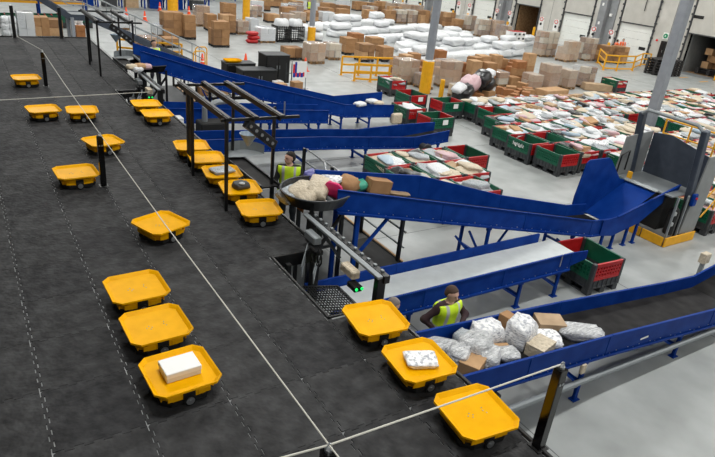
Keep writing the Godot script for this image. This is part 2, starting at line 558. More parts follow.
func make_robot() -> Node3D:
	var t := thing("tray_robot", "", "robot", Vector3.ZERO)
	# tray: flat floor, flared walls, rolled lip, chamfered corners
	var st := mb()
	var rings := [octagon(0.61, 0.60, 0.060, 0.222), octagon(0.680, 0.680, 0.082, 0.252), octagon(0.706, 0.706, 0.090, 0.256), octagon(0.710, 0.710, 0.092, 0.234), octagon(0.695, 0.695, 0.086, 0.234), octagon(0.57, 0.55, 0.075, 0.208)]
	face(st, rings[0], Vector3(0, -5, 0))
	for i in rings.size() - 1:
		for k in 8:
			var q := [rings[i][k], rings[i][(k + 1) % 8], rings[i + 1][(k + 1) % 8], rings[i + 1][k]]
			face(st, q, Vector3(0, 2.0, 0) if i >= 4 else (Vector3(0, -1, 0) if i == 1 else (Vector3(0, 0.3, 0) if i > 1 else Vector3(q[0].x, -3.0, q[0].z) * 1.5)))
	face(st, rings[-1], Vector3(0, 5, 0))
	var tray := obj("tray", st, M.yellow, t)
	st = mb()
	for k in [[-0.11, 0.02], [-0.07, 0.05], [-0.08, -0.01], [-0.05, 0.02], [0.09, 0.0], [0.11, 0.04], [0.10, -0.04]]:
		cyl(st, Vector3(k[0], 0.222, k[1]), Vector3(k[0], 0.2245, k[1]), 0.007, 6)
	obj("tray_bolt", st, M.steel_dull, tray).set_meta("kind", "stuff")
	# body
	st = mb()
	var o1 := octagon(0.54, 0.53, 0.10, 0.085); var o2 := octagon(0.55, 0.54, 0.10, 0.165); var o3 := octagon(0.48, 0.47, 0.09, 0.185)
	for pr in [[o1, o2], [o2, o3]]:
		for k in 8: face(st, [pr[0][k], pr[0][(k + 1) % 8], pr[1][(k + 1) % 8], pr[1][k]], Vector3(0, 0.15, 0))
	face(st, o3, Vector3(0, 0, 0)); face(st, o1, Vector3(0, 1, 0))
	var body := obj("body", st, M.yellow, t)
	for s in [-1.0, 1.0]:
		for k in [-0.16, 0.16]:
			st = mb()
			bx(st, Vector3(k, 0.125, s * 0.268), Vector3(0.13, 0.058, 0.012), 0.004)
			obj("side_panel", st, M.yellow, body)
			st = mb()
			bx(st, Vector3(s * 0.273, 0.125, k), Vector3(0.012, 0.058, 0.13), 0.004)
			obj("side_panel", st, M.yellow, body)
	for s in [-1.0, 1.0]:
		st = mb()
		bx(st, Vector3(0, 0.125, s * 0.264), Vector3(0.13, 0.10, 0.03), 0.006)
		obj("wheel_arch", st, M.black_dull, body)
	st = mb()
	var b1 := octagon(0.56, 0.55, 0.10, 0.028); var b2 := octagon(0.575, 0.565, 0.10, 0.085)
	for k in 8: face(st, [b1[k], b1[(k + 1) % 8], b2[(k + 1) % 8], b2[k]], Vector3(0, 0.06, 0))
	face(st, b1, Vector3(0, 1, 0)); face(st, b2, Vector3(0, 0, 0))
	obj("bumper", st, M.black_dull, t)
	st = mb()
	bx(st, Vector3(0, 0.196, 0), Vector3(0.16, 0.03, 0.30), 0.008)
	obj("tilt_mount", st, M.black_dull, t)
	for s in [-1.0, 1.0]:
		st = mb()
		cyl(st, Vector3(0, 0.066, s * 0.250), Vector3(0, 0.066, s * 0.298), 0.064, 16)
		var w := obj("wheel", st, M.rubber, t)
		st = mb()
		cyl(st, Vector3(0, 0.066, s * 0.296), Vector3(0, 0.066, s * 0.305), 0.044, 14)
		cyl(st, Vector3(0, 0.066, s * 0.296), Vector3(0, 0.066, s * 0.311), 0.016, 8)
		obj("hub", st, M.steel, w)
	for s in [-1.0, 1.0]:
		for k in [-0.17, 0.17]:
			st = mb()
			cyl(st, Vector3(s * 0.20, 0.032, k - 0.012), Vector3(s * 0.20, 0.032, k + 0.012), 0.03, 10)
			obj("caster", st, M.rubber, t)
	return t

func robots() -> void:
	var src := make_robot()
	var open := "empty tray robots out on the open mats"
	var list := [
		[26, 77.5, 4, "empty yellow tray robot beside the small far rope post", open],
		[43, 109, 6, "empty yellow tray robot in front of the far rope, beside another one", "pair of empty robots before the far rope"],
		[82, 110, -4, "empty yellow tray robot in front of the far rope, beside another one", "pair of empty robots before the far rope"],
		[103, 141, 14, "empty yellow tray robot half hidden behind a black rope post", open],
		[76, 172, 3, "empty yellow tray robot standing beside a black rope post, showing its wheel", open],
		[161, 223, 22, "empty yellow tray robot crossed by the long rope", open],
		[136.5, 287, 2, "empty yellow tray robot at the head of a file of three", "file of three robots"],
		[156, 324.5, 2, "empty yellow tray robot in the middle of a file of three", "file of three robots"],
		[180, 371, 3, "yellow tray robot carrying a white box", "file of three robots"],
		[375.5, 318, -7, "empty yellow tray robot at the deck edge beside the near mesh opening", "robots along the deck edge"],
		[419, 360, -5, "yellow tray robot at the deck edge carrying a flat printed parcel", "robots along the deck edge"],
		[476, 411.5, -6, "empty yellow tray robot beside the tall rope post at the deck edge", "robots along the deck edge"],
		[146, 103.5, -3, "empty yellow tray robot close beside the far pick-up opening", "two robots by the far opening"],
		[157, 113.5, -2, "empty yellow tray robot second in line from the far pick-up opening", "two robots by the far opening"],
		[191.5, 145.5, -8, "empty yellow tray robot at the head of the queue under the canopy", "queue of robots at the canopy"],
		[206.5, 157.5, -8, "empty yellow tray robot second in the queue under the canopy", "queue of robots at the canopy"],
		[222, 172, -8, "yellow tray robot carrying a silvery patterned bag in the canopy queue", "queue of robots at the canopy"],
		[240, 187.5, -8, "yellow tray robot carrying a dark grey parcel in the canopy queue", "queue of robots at the canopy"],
		[259, 208, -9, "empty yellow tray robot last in the canopy queue, by the black chute", "queue of robots at the canopy"],
	]
	for i in list.size():
		var e: Array = list[i]
		var p := G(e[0], e[1], DECK + 0.235)
		p.y = DECK + 0.001
		var r: Node3D
		if i == 0:
			r = src
			r.position = p
			r.rotation.y = deg_to_rad(e[2])
			r.set_meta("label", e[3])
			r.set_meta("group", e[4])
		else:
			r = copy(src, "tray_robot", e[3], e[4], p, deg_to_rad(e[2]))

# ---------------------------------------------------------------- conveyors
func top_at(tops: Array, x: float) -> float:
	for i in tops.size() - 1:
		if x <= tops[i + 1].x or i == tops.size() - 2:
			return lerpf(tops[i].y, tops[i + 1].y, (x - tops[i].x) / (tops[i + 1].x - tops[i].x))
	return tops[-1].y

# side plates between z0 (towards the deck front) and z1, along the top line; legs stand at the given x
func conveyor(called: String, label: String, z0: float, z1: float, tops: Array, ph: float, drop: float, belt: Material, legs: Array, far_tops: Array = [], foot_y := 0.0) -> Node3D:
	var t := thing(called, label, "conveyor", Vector3(tops[0].x, 0, (z0 + z1) * 0.5), 0.0, "blue belt conveyors from the robot deck")
	var off := -t.position
	var cuts := []
	for i in tops.size() - 1:
		var n := maxi(1, int(round((tops[i + 1].x - tops[i].x) / 2.3)))
		for k in n: cuts.append(lerpf(tops[i].x, tops[i + 1].x, float(k) / n))
	cuts.append(tops[-1].x)
	for side in 2:
		var line: Array = tops if side == 0 or far_tops.is_empty() else far_tops
		var z: float = z0 if side == 0 else z1
		var inward := -1.0 if side == 0 else 1.0
		for i in cuts.size() - 1:
			var xa: float = cuts[i] + 0.003
			var xb: float = cuts[i + 1] - 0.003
			var ya := top_at(line, xa); var yb := top_at(line, xb)
			var ba := top_at(tops, xa) - ph; var bb := top_at(tops, xb) - ph
			var st := mb()
			prism(st, PackedVector2Array([Vector2(xa, ba), Vector2(xb, bb), Vector2(xb, yb), Vector2(xa, ya)]), Vector3(0, 0, z - 0.012) + off, Vector3.RIGHT, Vector3.UP, Vector3(0, 0, 0.024))
			bar(st, Vector3(xa, ya, z + inward * -0.012) + off, Vector3(xb, yb, z + inward * -0.012) + off, 0.045, 0.02, 0.004)
			bar(st, Vector3(xa, ba + 0.02, z - inward * 0.02) + off, Vector3(xb, bb + 0.02, z - inward * 0.02) + off, 0.05, 0.05, 0.006)
			var pl := obj("side_panel", st, M.blue, t)
			st = mb()
			bx(st, Vector3(xb - 0.02, (yb + bb) * 0.5, z - inward * 0.016) + off, Vector3(0.045, yb - bb - 0.05, 0.012), 0.003)
			obj("splice_plate", st, M.blue, pl)
			if side == 0:
				st = mb()
				var nb := int((xb - xa) / 0.16)
				for k in nb:
					var f := (k + 0.5) / nb
					var p := Vector3(lerpf(xa, xb, f), lerpf(ba, bb, f) + 0.045 + 0.035 * (k % 2), z + 0.012) + off
					if (k * 7 + i * 3) % 4 == 0: continue
					bx(st, p, Vector3(0.018, 0.012, 0.02))
				var bo := obj("bolt", st, M.steel, pl)
				bo.set_meta("kind", "stuff")
	# belt with its bed
	var st := mb()
	for i in tops.size() - 1:
		var a := Vector3(tops[i].x, tops[i].y - drop, (z0 + z1) * 0.5) + off
		var b := Vector3(tops[i + 1].x, tops[i + 1].y - drop, (z0 + z1) * 0.5) + off
		bar(st, a, b, absf(z0 - z1) - 0.05, 0.02)
	obj("belt", st, belt, t)
	st = mb()
	for i in tops.size() - 1:
		var a := Vector3(tops[i].x + 0.05, tops[i].y - drop - 0.06, (z0 + z1) * 0.5) + off
		var b := Vector3(tops[i + 1].x - 0.05, tops[i + 1].y - drop - 0.06, (z0 + z1) * 0.5) + off
		bar(st, a, b, absf(z0 - z1) - 0.08, 0.07)
	obj("belt_bed", st, M.blue, t)
	for e in [tops[0], tops[-1]]:
		st = mb()
		cyl(st, Vector3(e.x, e.y - drop - 0.04, z0 - 0.03) + off, Vector3(e.x, e.y - drop - 0.04, z1 + 0.03) + off, 0.045, 12)
		obj("end_roller", st, M.steel_dull, t)
	# legs
	for x in legs:
		var y := top_at(tops, x) - ph
		for z in [z0 - 0.03, z1 + 0.03]:
			st = mb()
			bx(st, Vector3(x, (y + foot_y) * 0.5, z) + off, Vector3(0.075, y - foot_y, 0.06), 0.008)
			bx(st, Vector3(x, foot_y + 0.01, z) + off, Vector3(0.16, 0.02, 0.12), 0.003)
			bx(st, Vector3(x, y - 0.02, z) + off, Vector3(0.14, 0.12, 0.05), 0.006)
			obj("leg", st, M.blue, t)
		if y > 0.3:
			st = mb()
			bar(st, Vector3(x, foot_y + (y - foot_y) * 0.45, z0 - 0.05) + off, Vector3(x, foot_y + (y - foot_y) * 0.45, z1 + 0.05) + off, 0.05, 0.05)
			obj("cross_bar", st, M.blue, t)
			st = mb()
			bar(st, Vector3(x, foot_y + (y - foot_y) * 0.38, z0 - 0.05) + off, Vector3(x - minf(0.55, y), y - 0.02, z0 - 0.05) + off, 0.04, 0.04)
			obj("brace", st, M.blue, t)
	return t

func conveyors() -> void:
	var line := [Vector2(4.46, 1.49), Vector2(8.2, 1.19), Vector2(11.5, 0.86), Vector2(12.6, 0.78), Vector2(14.6, 1.1)]
	var c := conveyor("belt_conveyor", "blue conveyor with black belt heaped with parcels at the deck edge", -4.45, -5.50, line, 0.42, 0.27, M.belt, [5.3, 7.75, 10.6, 13.2])
	var o := -c.position
	var st := mb()
	bx(st, Vector3(4.46, 1.24, -4.97) + o, Vector3(0.03, 0.5, 1.05), 0.004)
	obj("end_plate", st, M.blue, c)
	# grey conduit pipes and motor under the near side
	for k in 2:
		st = mb()
		tube(st, [Vector3(5.3, 0.66 - 0.17 * k, -4.30 - 0.10 * k) + o, Vector3(8.2, 0.42 - 0.14 * k, -4.42 - 0.10 * k) + o, Vector3(12.4, 0.28 - 0.12 * k, -4.42 - 0.10 * k) + o], 0.05, 10)
		obj("conduit", st, M.steel_dull, c)
	st = mb()
	cyl(st, Vector3(5.0, 0.66, -4.28) + o, Vector3(5.35, 0.64, -4.30) + o, 0.11, 14)
	cyl(st, Vector3(5.35, 0.64, -4.30) + o, Vector3(5.75, 0.60, -4.31) + o, 0.085, 14)
	obj("motor", st, M.steel_dull, c)
	st = mb()
	bx(st, Vector3(4.95, 0.96, -4.41) + o, Vector3(0.22, 0.14, 0.04), 0.01)
	obj("warning_plate", st, M.safety, c)
	st = mb()
	cyl(st, Vector3(5.65, 0.92, -4.44) + o, Vector3(5.65, 0.92, -4.34) + o, 0.05, 10)
	obj("sensor", st, M.black, c)
	st = mb()
	bx(st, Vector3(7.6, 0.74, -4.40) + o, Vector3(0.10, 0.18, 0.06), 0.01)
	obj("junction_box", st, M.poly_cream, c)
	st = mb()
	bx(st, Vector3(9.2, 0.86, -4.425) + o, Vector3(0.22, 0.035, 0.006))
	obj("maker_label", st, M.paper, c)

	c = conveyor("belt_conveyor", "blue conveyor with a clean white belt leading to one bin", -7.0, -7.95, [Vector2(4.42, 1.04), Vector2(10.35, 1.04)], 0.42, 0.20, M.belt_white, [6.1, 8.95, 10.1])
	o = -c.position
	st = mb()
	bar(st, Vector3(10.35, 0.83, -7.47) + o, Vector3(10.72, 0.86, -7.47) + o, 0.9, 0.02)
	obj("discharge_plate", st, M.belt_white, c)
	st = mb()
	prism(st, PackedVector2Array([Vector2(10.35, 0.72), Vector2(10.85, 0.80), Vector2(10.85, 1.0), Vector2(10.35, 1.04)]), Vector3(0, 0, -7.01) + o, Vector3.RIGHT, Vector3.UP, Vector3(0, 0, 0.024))
	obj("side_panel", st, M.blue, c)
	st = mb()
	bx(st, Vector3(10.0, 0.92, -6.985) + o, Vector3(0.03, 0.3, 0.02), 0.004)
	obj("strap", st, M.steel, c)

	c = conveyor("belt_conveyor", "long blue conveyor sloping down from the worker's chute to the hopper", -8.15, -9.0, [Vector2(5.05, 2.67), Vector2(12.5, 0.96), Vector2(13.3, 0.90)], 0.44, 0.24, M.belt, [8.95, 11.9], [Vector2(5.05, 2.72), Vector2(6.13, 2.52), Vector2(8.22, 2.26), Vector2(8.24, 2.02), Vector2(12.5, 1.02), Vector2(13.3, 0.95)])
	o = -c.position
	for x in [5.55]:
		for z in [-8.2, -8.95]:
			st = mb()
			bx(st, Vector3(x, 1.06, z) + o, Vector3(0.09, 2.12, 0.07), 0.008)
			bx(st, Vector3(x, 0.01, z) + o, Vector3(0.18, 0.02, 0.14))
			obj("leg", st, M.blue, c)
		st = mb()
		bar(st, Vector3(x, 1.25, -8.17) + o, Vector3(x + 0.75, 2.05, -8.17) + o, 0.05, 0.05)
		obj("brace", st, M.blue, c)
	for k in 2:
		st = mb()
		bar(st, Vector3(8.95, 0.35, -8.22) + o, Vector3(8.95 + (0.7 if k else -0.9), 1.25, -8.22) + o, 0.04, 0.04)
		obj("brace", st, M.blue, c)
	hopper()

	c = conveyor("belt_conveyor", "low blue conveyor ending beside a cluster of overfull bins", -15.66, -16.5, [Vector2(4.6, 1.27), Vector2(8.9, 1.08), Vector2(12.6, 0.82), Vector2(14.1, 0.96)], 0.40, 0.24, M.belt, [6.0, 8.4, 10.65, 13.7], [Vector2(4.6, 1.27), Vector2(8.9, 1.08), Vector2(12.2, 0.86), Vector2(12.6, 1.02), Vector2(14.1, 1.02)])
	o = -c.position
	st = mb()
	cyl(st, Vector3(12.9, 0.50, -15.58) + o, Vector3(12.9, 0.50, -15.3) + o, 0.13, 12)
	bx(st, Vector3(13.08, 0.48, -15.5) + o, Vector3(0.24, 0.2, 0.2), 0.03)
	obj("motor", st, M.bin_grey, c)
	c = conveyor("belt_conveyor", "short blue conveyor running alongside a longer sloping one", -18.3, -19.1, [Vector2(4.6, 1.48), Vector2(10.66, 1.14)], 0.46, 0.22, M.belt, [6.0, 8.4, 10.3])
	o = -c.position
	st = mb()
	bx(st, Vector3(8.9, 1.28, -18.27) + o, Vector3(0.05, 0.5, 0.03), 0.004)
	obj("strap", st, M.steel, c)
	c = conveyor("belt_conveyor", "long blue conveyor sloping down past the black cabinets", -19.4, -20.3, [Vector2(4.5, 2.97), Vector2(7.7, 2.02), Vector2(12.0, 1.02), Vector2(14.3, 0.92)], 0.50, 0.26, M.belt, [7.0, 9.6, 11.9, 13.2], [Vector2(4.5, 3.05), Vector2(7.7, 2.10), Vector2(11.9, 1.10), Vector2(12.6, 1.30), Vector2(14.3, 1.22)])
	o = -c.position
	st = mb()
	bx(st, Vector3(14.36, 0.42, -19.2) + o, Vector3(0.5, 0.42, 0.2), 0.05)
	obj("motor_cover", st, M.poly_cream, c)

func hopper() -> void:
	var t := thing("tipping_hopper", "bright blue steel hopper between the long conveyor and the bin tipper", "hopper", Vector3(13.6, 0, -8.6))
	var o := -t.position
	var st := mb()
	prism(st, PackedVector2Array([Vector2(12.78, 0.72), Vector2(12.78, 1.22), Vector2(12.92, 2.10), Vector2(13.02, 2.18), Vector2(13.78, 2.18), Vector2(13.92, 2.10), Vector2(14.5, 1.52), Vector2(14.9, 1.45), Vector2(13.5, 0.62)]), Vector3(0, 0, -9.07) + o, Vector3.RIGHT, Vector3.UP, Vector3(0, 0, 0.03))
	obj("side_wall", st, M.blue, t)
	st = mb()
	prism(st, PackedVector2Array([Vector2(12.86, 0.50), Vector2(12.86, 0.92), Vector2(13.4, 0.95), Vector2(15.85, 1.54), Vector2(15.85, 1.42), Vector2(14.4, 0.62), Vector2(13.4, 0.42)]), Vector3(0, 0, -8.13) + o, Vector3.RIGHT, Vector3.UP, Vector3(0, 0, 0.03))
	bar(st, Vector3(13.4, 0.95, -8.10) + o, Vector3(15.85, 1.54, -8.10) + o, 0.06, 0.025, 0.004)
	obj("side_wall", st, M.blue, t)
	st = mb()
	bar(st, Vector3(13.35, 0.70, -8.58) + o, Vector3(14.85, 1.46, -8.58) + o, 0.9, 0.02)
	obj("slide", st, M.blue, t)
	st = mb()
	bar(st, Vector3(14.72, 1.47, -8.58) + o, Vector3(14.86, 1.50, -8.58) + o, 1.0, 0.03, 0.006)
	obj("slide_lip", st, M.steel_dull, t)
	for k in 4:
		var x: float = [13.1, 13.56, 14.1, 14.5][k]
		st = mb()
		var y: float = [0.5, 0.52, 0.6, 0.75][k]
		bx(st, Vector3(x, y * 0.5, -8.17) + o, Vector3(0.07, y, 0.06), 0.006)
		bx(st, Vector3(x, 0.008, -8.17) + o, Vector3(0.14, 0.016, 0.12))
		obj("leg", st, M.blue, t)

func tipper() -> void:
	var t := thing("bin_tipper", "tall grey bin tipping machine with twin masts on a yellow-edged base", "machine", Vector3(15.8, 0, -8.6))
	var o := -t.position
	var st := mb()
	bx(st, Vector3(15.8, 0.06, -8.7) + o, Vector3(1.36, 0.1, 2.1), 0.01)
	obj("base", st, M.bin_grey, t)
	st = mb()
	bx(st, Vector3(15.8, 0.14, -7.63) + o, Vector3(1.40, 0.26, 0.04), 0.006)
	obj("yellow_band", st, M.safety, t)
	for k in 3:
		st = mb()
		bx(st, Vector3(15.10, 0.14, -8.0 - 0.68 * k) + o, Vector3(0.04, 0.26, 0.64), 0.006)
		obj("yellow_band", st, M.safety, t)
	# masts with a tube across their tops
	for k in 2:
		var z: float = [-7.78, -9.62][k]
		var xt: float = [15.42, 15.48][k]
		st = mb()
		bar(st, Vector3(15.85, 1.2, z) + o, Vector3(xt + 0.12, 3.16, z) + o, 0.16, 0.2, 0.02)
		obj("mast", st, M.grey_blue, t)
		st = mb()
		bx(st, Vector3(15.9, 0.7, z) + o, Vector3(0.2, 1.3, 0.16), 0.02)
		obj("mast_foot", st, M.bin_grey, t)
	st = mb()
	tube(st, [Vector3(15.50, 3.12, -7.82) + o, Vector3(15.48, 3.24, -7.98) + o, Vector3(15.5, 3.26, -9.42) + o, Vector3(15.52, 3.14, -9.58) + o], 0.05, 8)
	obj("top_tube", st, M.steel_dull, t)
	# dark shield plate and the side sheets
	st = mb()
	prism(st, PackedVector2Array([Vector2(-9.55, 1.35), Vector2(-9.55, 2.55), Vector2(-9.0, 2.62), Vector2(-7.85, 2.36), Vector2(-7.85, 1.35)]), Vector3(16.30, 0, 0) + o, Vector3.BACK, Vector3.UP, Vector3(0.04, 0, 0))
	obj("shield_plate", st, M.grey_blue, t)
	st = mb()
	prism(st, PackedVector2Array([Vector2(15.0, 1.35), Vector2(15.12, 2.5), Vector2(16.3, 2.6), Vector2(16.3, 1.35)]), Vector3(0, 0, -9.60) + o, Vector3.RIGHT, Vector3.UP, Vector3(0, 0, 0.04))
	obj("side_sheet", st, M.grey_panel, t)
	st = mb()
	tube(st, [Vector3(15.02, 1.5, -9.52) + o, Vector3(14.98, 2.0, -9.48) + o, Vector3(15.3, 2.1, -9.48) + o, Vector3(15.3, 1.55, -9.48) + o], 0.025, 6)
	obj("grab_loop", st, M.black, t)
	st = mb()
	prism(st, PackedVector2Array([Vector2(15.75, 0.28), Vector2(16.48, 0.28), Vector2(16.60, 2.45), Vector2(15.98, 2.45)]), Vector3(0, 0, -7.70) + o, Vector3.RIGHT, Vector3.UP, Vector3(0, 0, 0.04))
	obj("side_sheet", st, M.grey_panel, t)
	st = mb()
	bx(st, Vector3(15.75, 1.36, -8.7) + o, Vector3(1.2, 0.05, 1.7), 0.01)
	obj("lift_table", st, M.steel_dull, t)
	st = mb()
	bx(st, Vector3(15.5, 0.8, -8.5) + o, Vector3(0.5, 1.0, 0.9), 0.03)
	obj("drive_box", st, M.black_dull, t)
	st = mb()
	lathe(st, Vector3(15.42, 0.30, -7.80) + o, [[0.0, 0.0], [0.13, 0.0], [0.14, 0.04], [0.14, 0.62], [0.10, 0.72], [0.04, 0.78], [0.0, 0.78]], 14)
	obj("hydraulic_tank", st, M.black, t)
	for x in [15.2, 15.68]:
		st = mb()
		bx(st, Vector3(x, 0.75, -7.70) + o, Vector3(0.05, 1.3, 0.05), 0.005)
		obj("upright", st, M.steel_dull, t)
	st = mb()
	bx(st, Vector3(15.86, 1.28, -7.64) + o, Vector3(0.18, 0.34, 0.1), 0.02)
	var cb := obj("control_box", st, M.blue, t)
	st = mb()
	cyl(st, Vector3(15.86, 1.34, -7.59) + o, Vector3(15.86, 1.34, -7.56) + o, 0.03, 10)
	obj("stop_button", st, M.red, cb)
	for k in 2:
		st = mb()
		bx(st, Vector3(15.30, 0.62 + 0.3 * k, -7.72) + o, Vector3(0.12, 0.12, 0.08), 0.02)
		obj("valve", st, M.steel, t)
	st = mb()
	bx(st, Vector3(15.0, 1.55, -9.1) + o, Vector3(0.05, 0.22, 0.14), 0.01)
	obj("yellow_stop", st, M.safety, t)
	# yellow rail gate to the side of the machine
	var g := thing("guard_rail", "yellow tube guard gate leaning beside the bin tipper", "railing", Vector3(17.2, 0, -7.75))
	st = mb()
	tube(st, [Vector3(0.1, 0.02, 0), Vector3(0.1, 2.3, 0), Vector3(-0.45, 2.6, 0), Vector3(-0.5, 2.2, 0)], 0.025, 8)
	obj("post", st, M.rail_yellow, g)
	for k in 3:
		st = mb()
		cyl(st, Vector3(-0.45, 0.6 + 0.6 * k, 0), Vector3(0.1, 1.1 + 0.6 * k, 0), 0.022, 8)
		obj("rail", st, M.rail_yellow, g)
	g = thing("guard_rail", "yellow tube railing just behind the bin tipper", "railing", Vector3(16.66, 0, -8.0))
	for k in 3:
		st = mb()
		cyl(st, Vector3(0, 0.0, -k * 0.75), Vector3(0, 2.95, -k * 0.75), 0.025, 8)
		obj("post", st, M.rail_yellow, g)
	for k in 3:
		st = mb()
		cyl(st, Vector3(0, 2.93 - 0.4 * k, 0), Vector3(0, 2.93 - 0.4 * k, -1.5), 0.025, 8)
		obj("rail", st, M.rail_yellow, g)
	# small white switch post beside the near bin
	var sp := thing("switch_post", "small white switch box on a short post beside the belt conveyor", "switch", Vector3.ZERO)
	sp.position = G(697, 278, 0.0)
	st = mb()
	bx(st, Vector3(0, 0.22, 0), Vector3(0.09, 0.44, 0.09), 0.01)
	obj("post", st, M.steel_dull, sp)
	st = mb()
	bx(st, Vector3(0, 0.56, 0), Vector3(0.24, 0.26, 0.16), 0.015)
	obj("box", st, M.poly_cream, sp)

# ---------------------------------------------------------------- workstations at the deck edge
func station(dz: float, which: String) -> void:
	# canopy: four thin posts, a flat frame and three beams
	var t := thing("canopy_frame", "black steel canopy frame over the " + which, "frame", Vector3(4.1, DECK, -10.2 + dz))
	var o := -t.position
	var H := 3.62
	var st: SurfaceTool
	for p in [[3.50, -11.18, DECK], [3.50, -9.33, DECK], [4.72, -10.10, 0.0], [4.72, -12.2, 0.0]]:
		st = mb()
		bx(st, Vector3(p[0], (H + p[2]) * 0.5, p[1] + dz) + o, Vector3(0.055, H - p[2], 0.055), 0.005)
		obj("post", st, M.black, t)
	st = mb()
	bx(st, Vector3(3.62, (H + 1.0) * 0.5 + 0.5, -11.75 + dz) + o, Vector3(0.10, H - 2.0, 0.10), 0.005)
	obj("post", st, M.black, t)
	for z in [-9.33, -11.9]:
		st = mb()
		bx(st, Vector3(4.12, H + 0.02, z + dz) + o, Vector3(1.45, 0.05, 0.05), 0.005)
		obj("cross_beam", st, M.black, t)
	for x in [3.52, 4.0, 4.48]:
		st = mb()
		bx(st, Vector3(x, H + 0.06, -10.6 + dz) + o, Vector3(0.07, 0.05, 2.75), 0.005)
		bx(st, Vector3(x - 0.05, H + 0.03, -10.6 + dz) + o, Vector3(0.02, 0.09, 2.75))
		obj("roof_beam", st, M.black, t)
	# perforated arm sloping from the canopy with a white and blue funnel
	st = mb()
	bar(st, Vector3(3.95, 3.5, -9.6 + dz) + o, Vector3(4.65, 2.95, -9.9 + dz) + o, 0.10, 0.16, 0.005)
	var arm := obj("sloping_arm", st, M.black, t)
	st = mb()
	for k in 5:
		var p := Vector3(3.95, 3.5, -9.6 + dz).lerp(Vector3(4.65, 2.95, -9.9 + dz), 0.12 + 0.19 * k) + o
		cyl(st, p + Vector3(0, 0, 0.02), p + Vector3(0, 0, 0.075), 0.03, 8)
	obj("arm_roller", st, M.steel_dull, arm)
	st = mb()
	lathe(st, Vector3(4.15, 3.05, -9.95 + dz) + o, [[0.02, -0.1], [0.16, 0.12], [0.17, 0.14], [0.15, 0.13]], 12)
	obj("funnel", st, M.poly_blue, t)

	# infeed belt arm from the worker to the robots: grey roller bed on black legs
	var f := thing("infeed_conveyor", "small black infeed conveyor with curved grey guide at the " + which, "conveyor", Vector3(4.7, 0.9, -10.8 + dz))
	o = -f.position
	st = mb()
	bar(st, Vector3(4.62, 2.02, -12.1 + dz) + o, Vector3(4.62, 2.08, -9.95 + dz) + o, 0.34, 0.03)
	obj("belt", st, M.belt, f)
	for x in [4.43, 4.81]:
		st = mb()
		bar(st, Vector3(x, 2.02, -12.1 + dz) + o, Vector3(x, 2.08, -9.95 + dz) + o, 0.035, 0.12, 0.004)
		obj("side_rail", st, M.black, f)
	for z in [-11.9, -10.2]:
		for x in [4.47, 4.79]:
			st = mb()
			bx(st, Vector3(x, 1.46, z + dz) + o, Vector3(0.05, 1.1, 0.05))
			obj("leg", st, M.black, f)
	st = mb()
	for k in 11:
		var a := PI * (0.05 + 0.9 * k / 11.0)
		var a2 := PI * (0.05 + 0.9 * (k + 1) / 11.0)
		var c := Vector3(4.85, 2.1, -11.7 + dz) + o
		face(st, [c + Vector3(0.45 * cos(a), 0, -0.55 * sin(a)), c + Vector3(0.45 * cos(a2), 0, -0.55 * sin(a2)), c + Vector3(0.45 * cos(a2), 0.2, -0.55 * sin(a2)), c + Vector3(0.45 * cos(a), 0.2, -0.55 * sin(a))], c)
		face(st, [c + Vector3(0.45 * cos(a), 0, -0.55 * sin(a)), c + Vector3(0.45 * cos(a2), 0, -0.55 * sin(a2)), c], c - Vector3.UP)
	obj("curved_guide", st, M.steel_dull, f)

	# tub at the head of the long conveyor, where parcels are heaped
	var b := thing("parcel_tub", "rounded black steel tub heaped with parcels at the " + which, "tub", Vector3(4.85, 0.0, -8.58 + dz))
	o = -b.position
	st = mb()
	var prof := []
	for k in 25:
		var a := PI * 0.42 + PI * 1.16 * k / 24.0
		prof.append(Vector3(4.82 + 0.62 * cos(a), 0, -8.5 + dz - 0.60 * sin(a)))
	prof = [Vector3(5.2, 0, -9.08 + dz)] + prof + [Vector3(5.2, 0, -8.0 + dz)]
	for k in prof.size() - 1:
		var p0: Vector3 = prof[k]; var p1: Vector3 = prof[k + 1]
		var inn := Vector3(4.85, 0, -8.5 + dz)
		var q0 := p0.lerp(inn, 0.18); var q1 := p1.lerp(inn, 0.18)
		var up := Vector3(0, 2.58, 0); var dn := Vector3(0, 2.37, 0)
		face(st, [p0 + up + o, p1 + up + o, q1 + dn + o, q0 + dn + o], inn + o + Vector3(0, 2.4, 0))
		face(st, [p0 + up + o, p1 + up + o, p1.lerp(inn, 0.03) + up + o, p0.lerp(inn, 0.03) + up + o], Vector3(0, -9, 0))
		face(st, [q0 + dn + o, q1 + dn + o, inn + dn + o], Vector3(0, 9, 0) + inn + o)
	obj("shell", st, M.black, b)
	st = mb()
	for k in prof.size() - 1: bar(st, prof[k] + Vector3(0, 2.585, 0) + o, prof[k + 1] + Vector3(0, 2.585, 0) + o, 0.03, 0.02)
	obj("rim", st, M.bin_grey, b)
	for p in [[4.6, -8.2], [4.75, -8.95], [5.25, -8.25], [5.25, -9.0]]:
		st = mb()
		bx(st, Vector3(p[0], 1.19, p[1] + dz) + o, Vector3(0.06, 2.38, 0.06))
		obj("leg", st, M.black, b)
	for s in [-1, 1]:
		st = mb()
		bar(st, Vector3(4.62, 2.2, -8.2 + dz) + o, Vector3(4.62 + 0.62, 1.3, -8.2 + dz + 0.02 * s) + o, 0.05, 0.05)
		if s == 1: bar(st, Vector3(5.24, 2.2, -8.2 + dz) + o, Vector3(4.6, 1.3, -8.2 + dz) + o, 0.05, 0.05)
		obj("brace", st, M.black, b)
	st = mb()
	bx(st, Vector3(4.46, 2.35, -8.35 + dz) + o, Vector3(0.02, 0.14, 0.2))
	obj("label_plate", st, M.carton_d, b)

	# platform the worker stands on, with handrails
	var w := thing("work_platform", "black steel work platform with tan edge and handrail at the " + which, "platform", Vector3(5.6, 0, -10.4 + dz))
	o = -w.position
	st = mb()
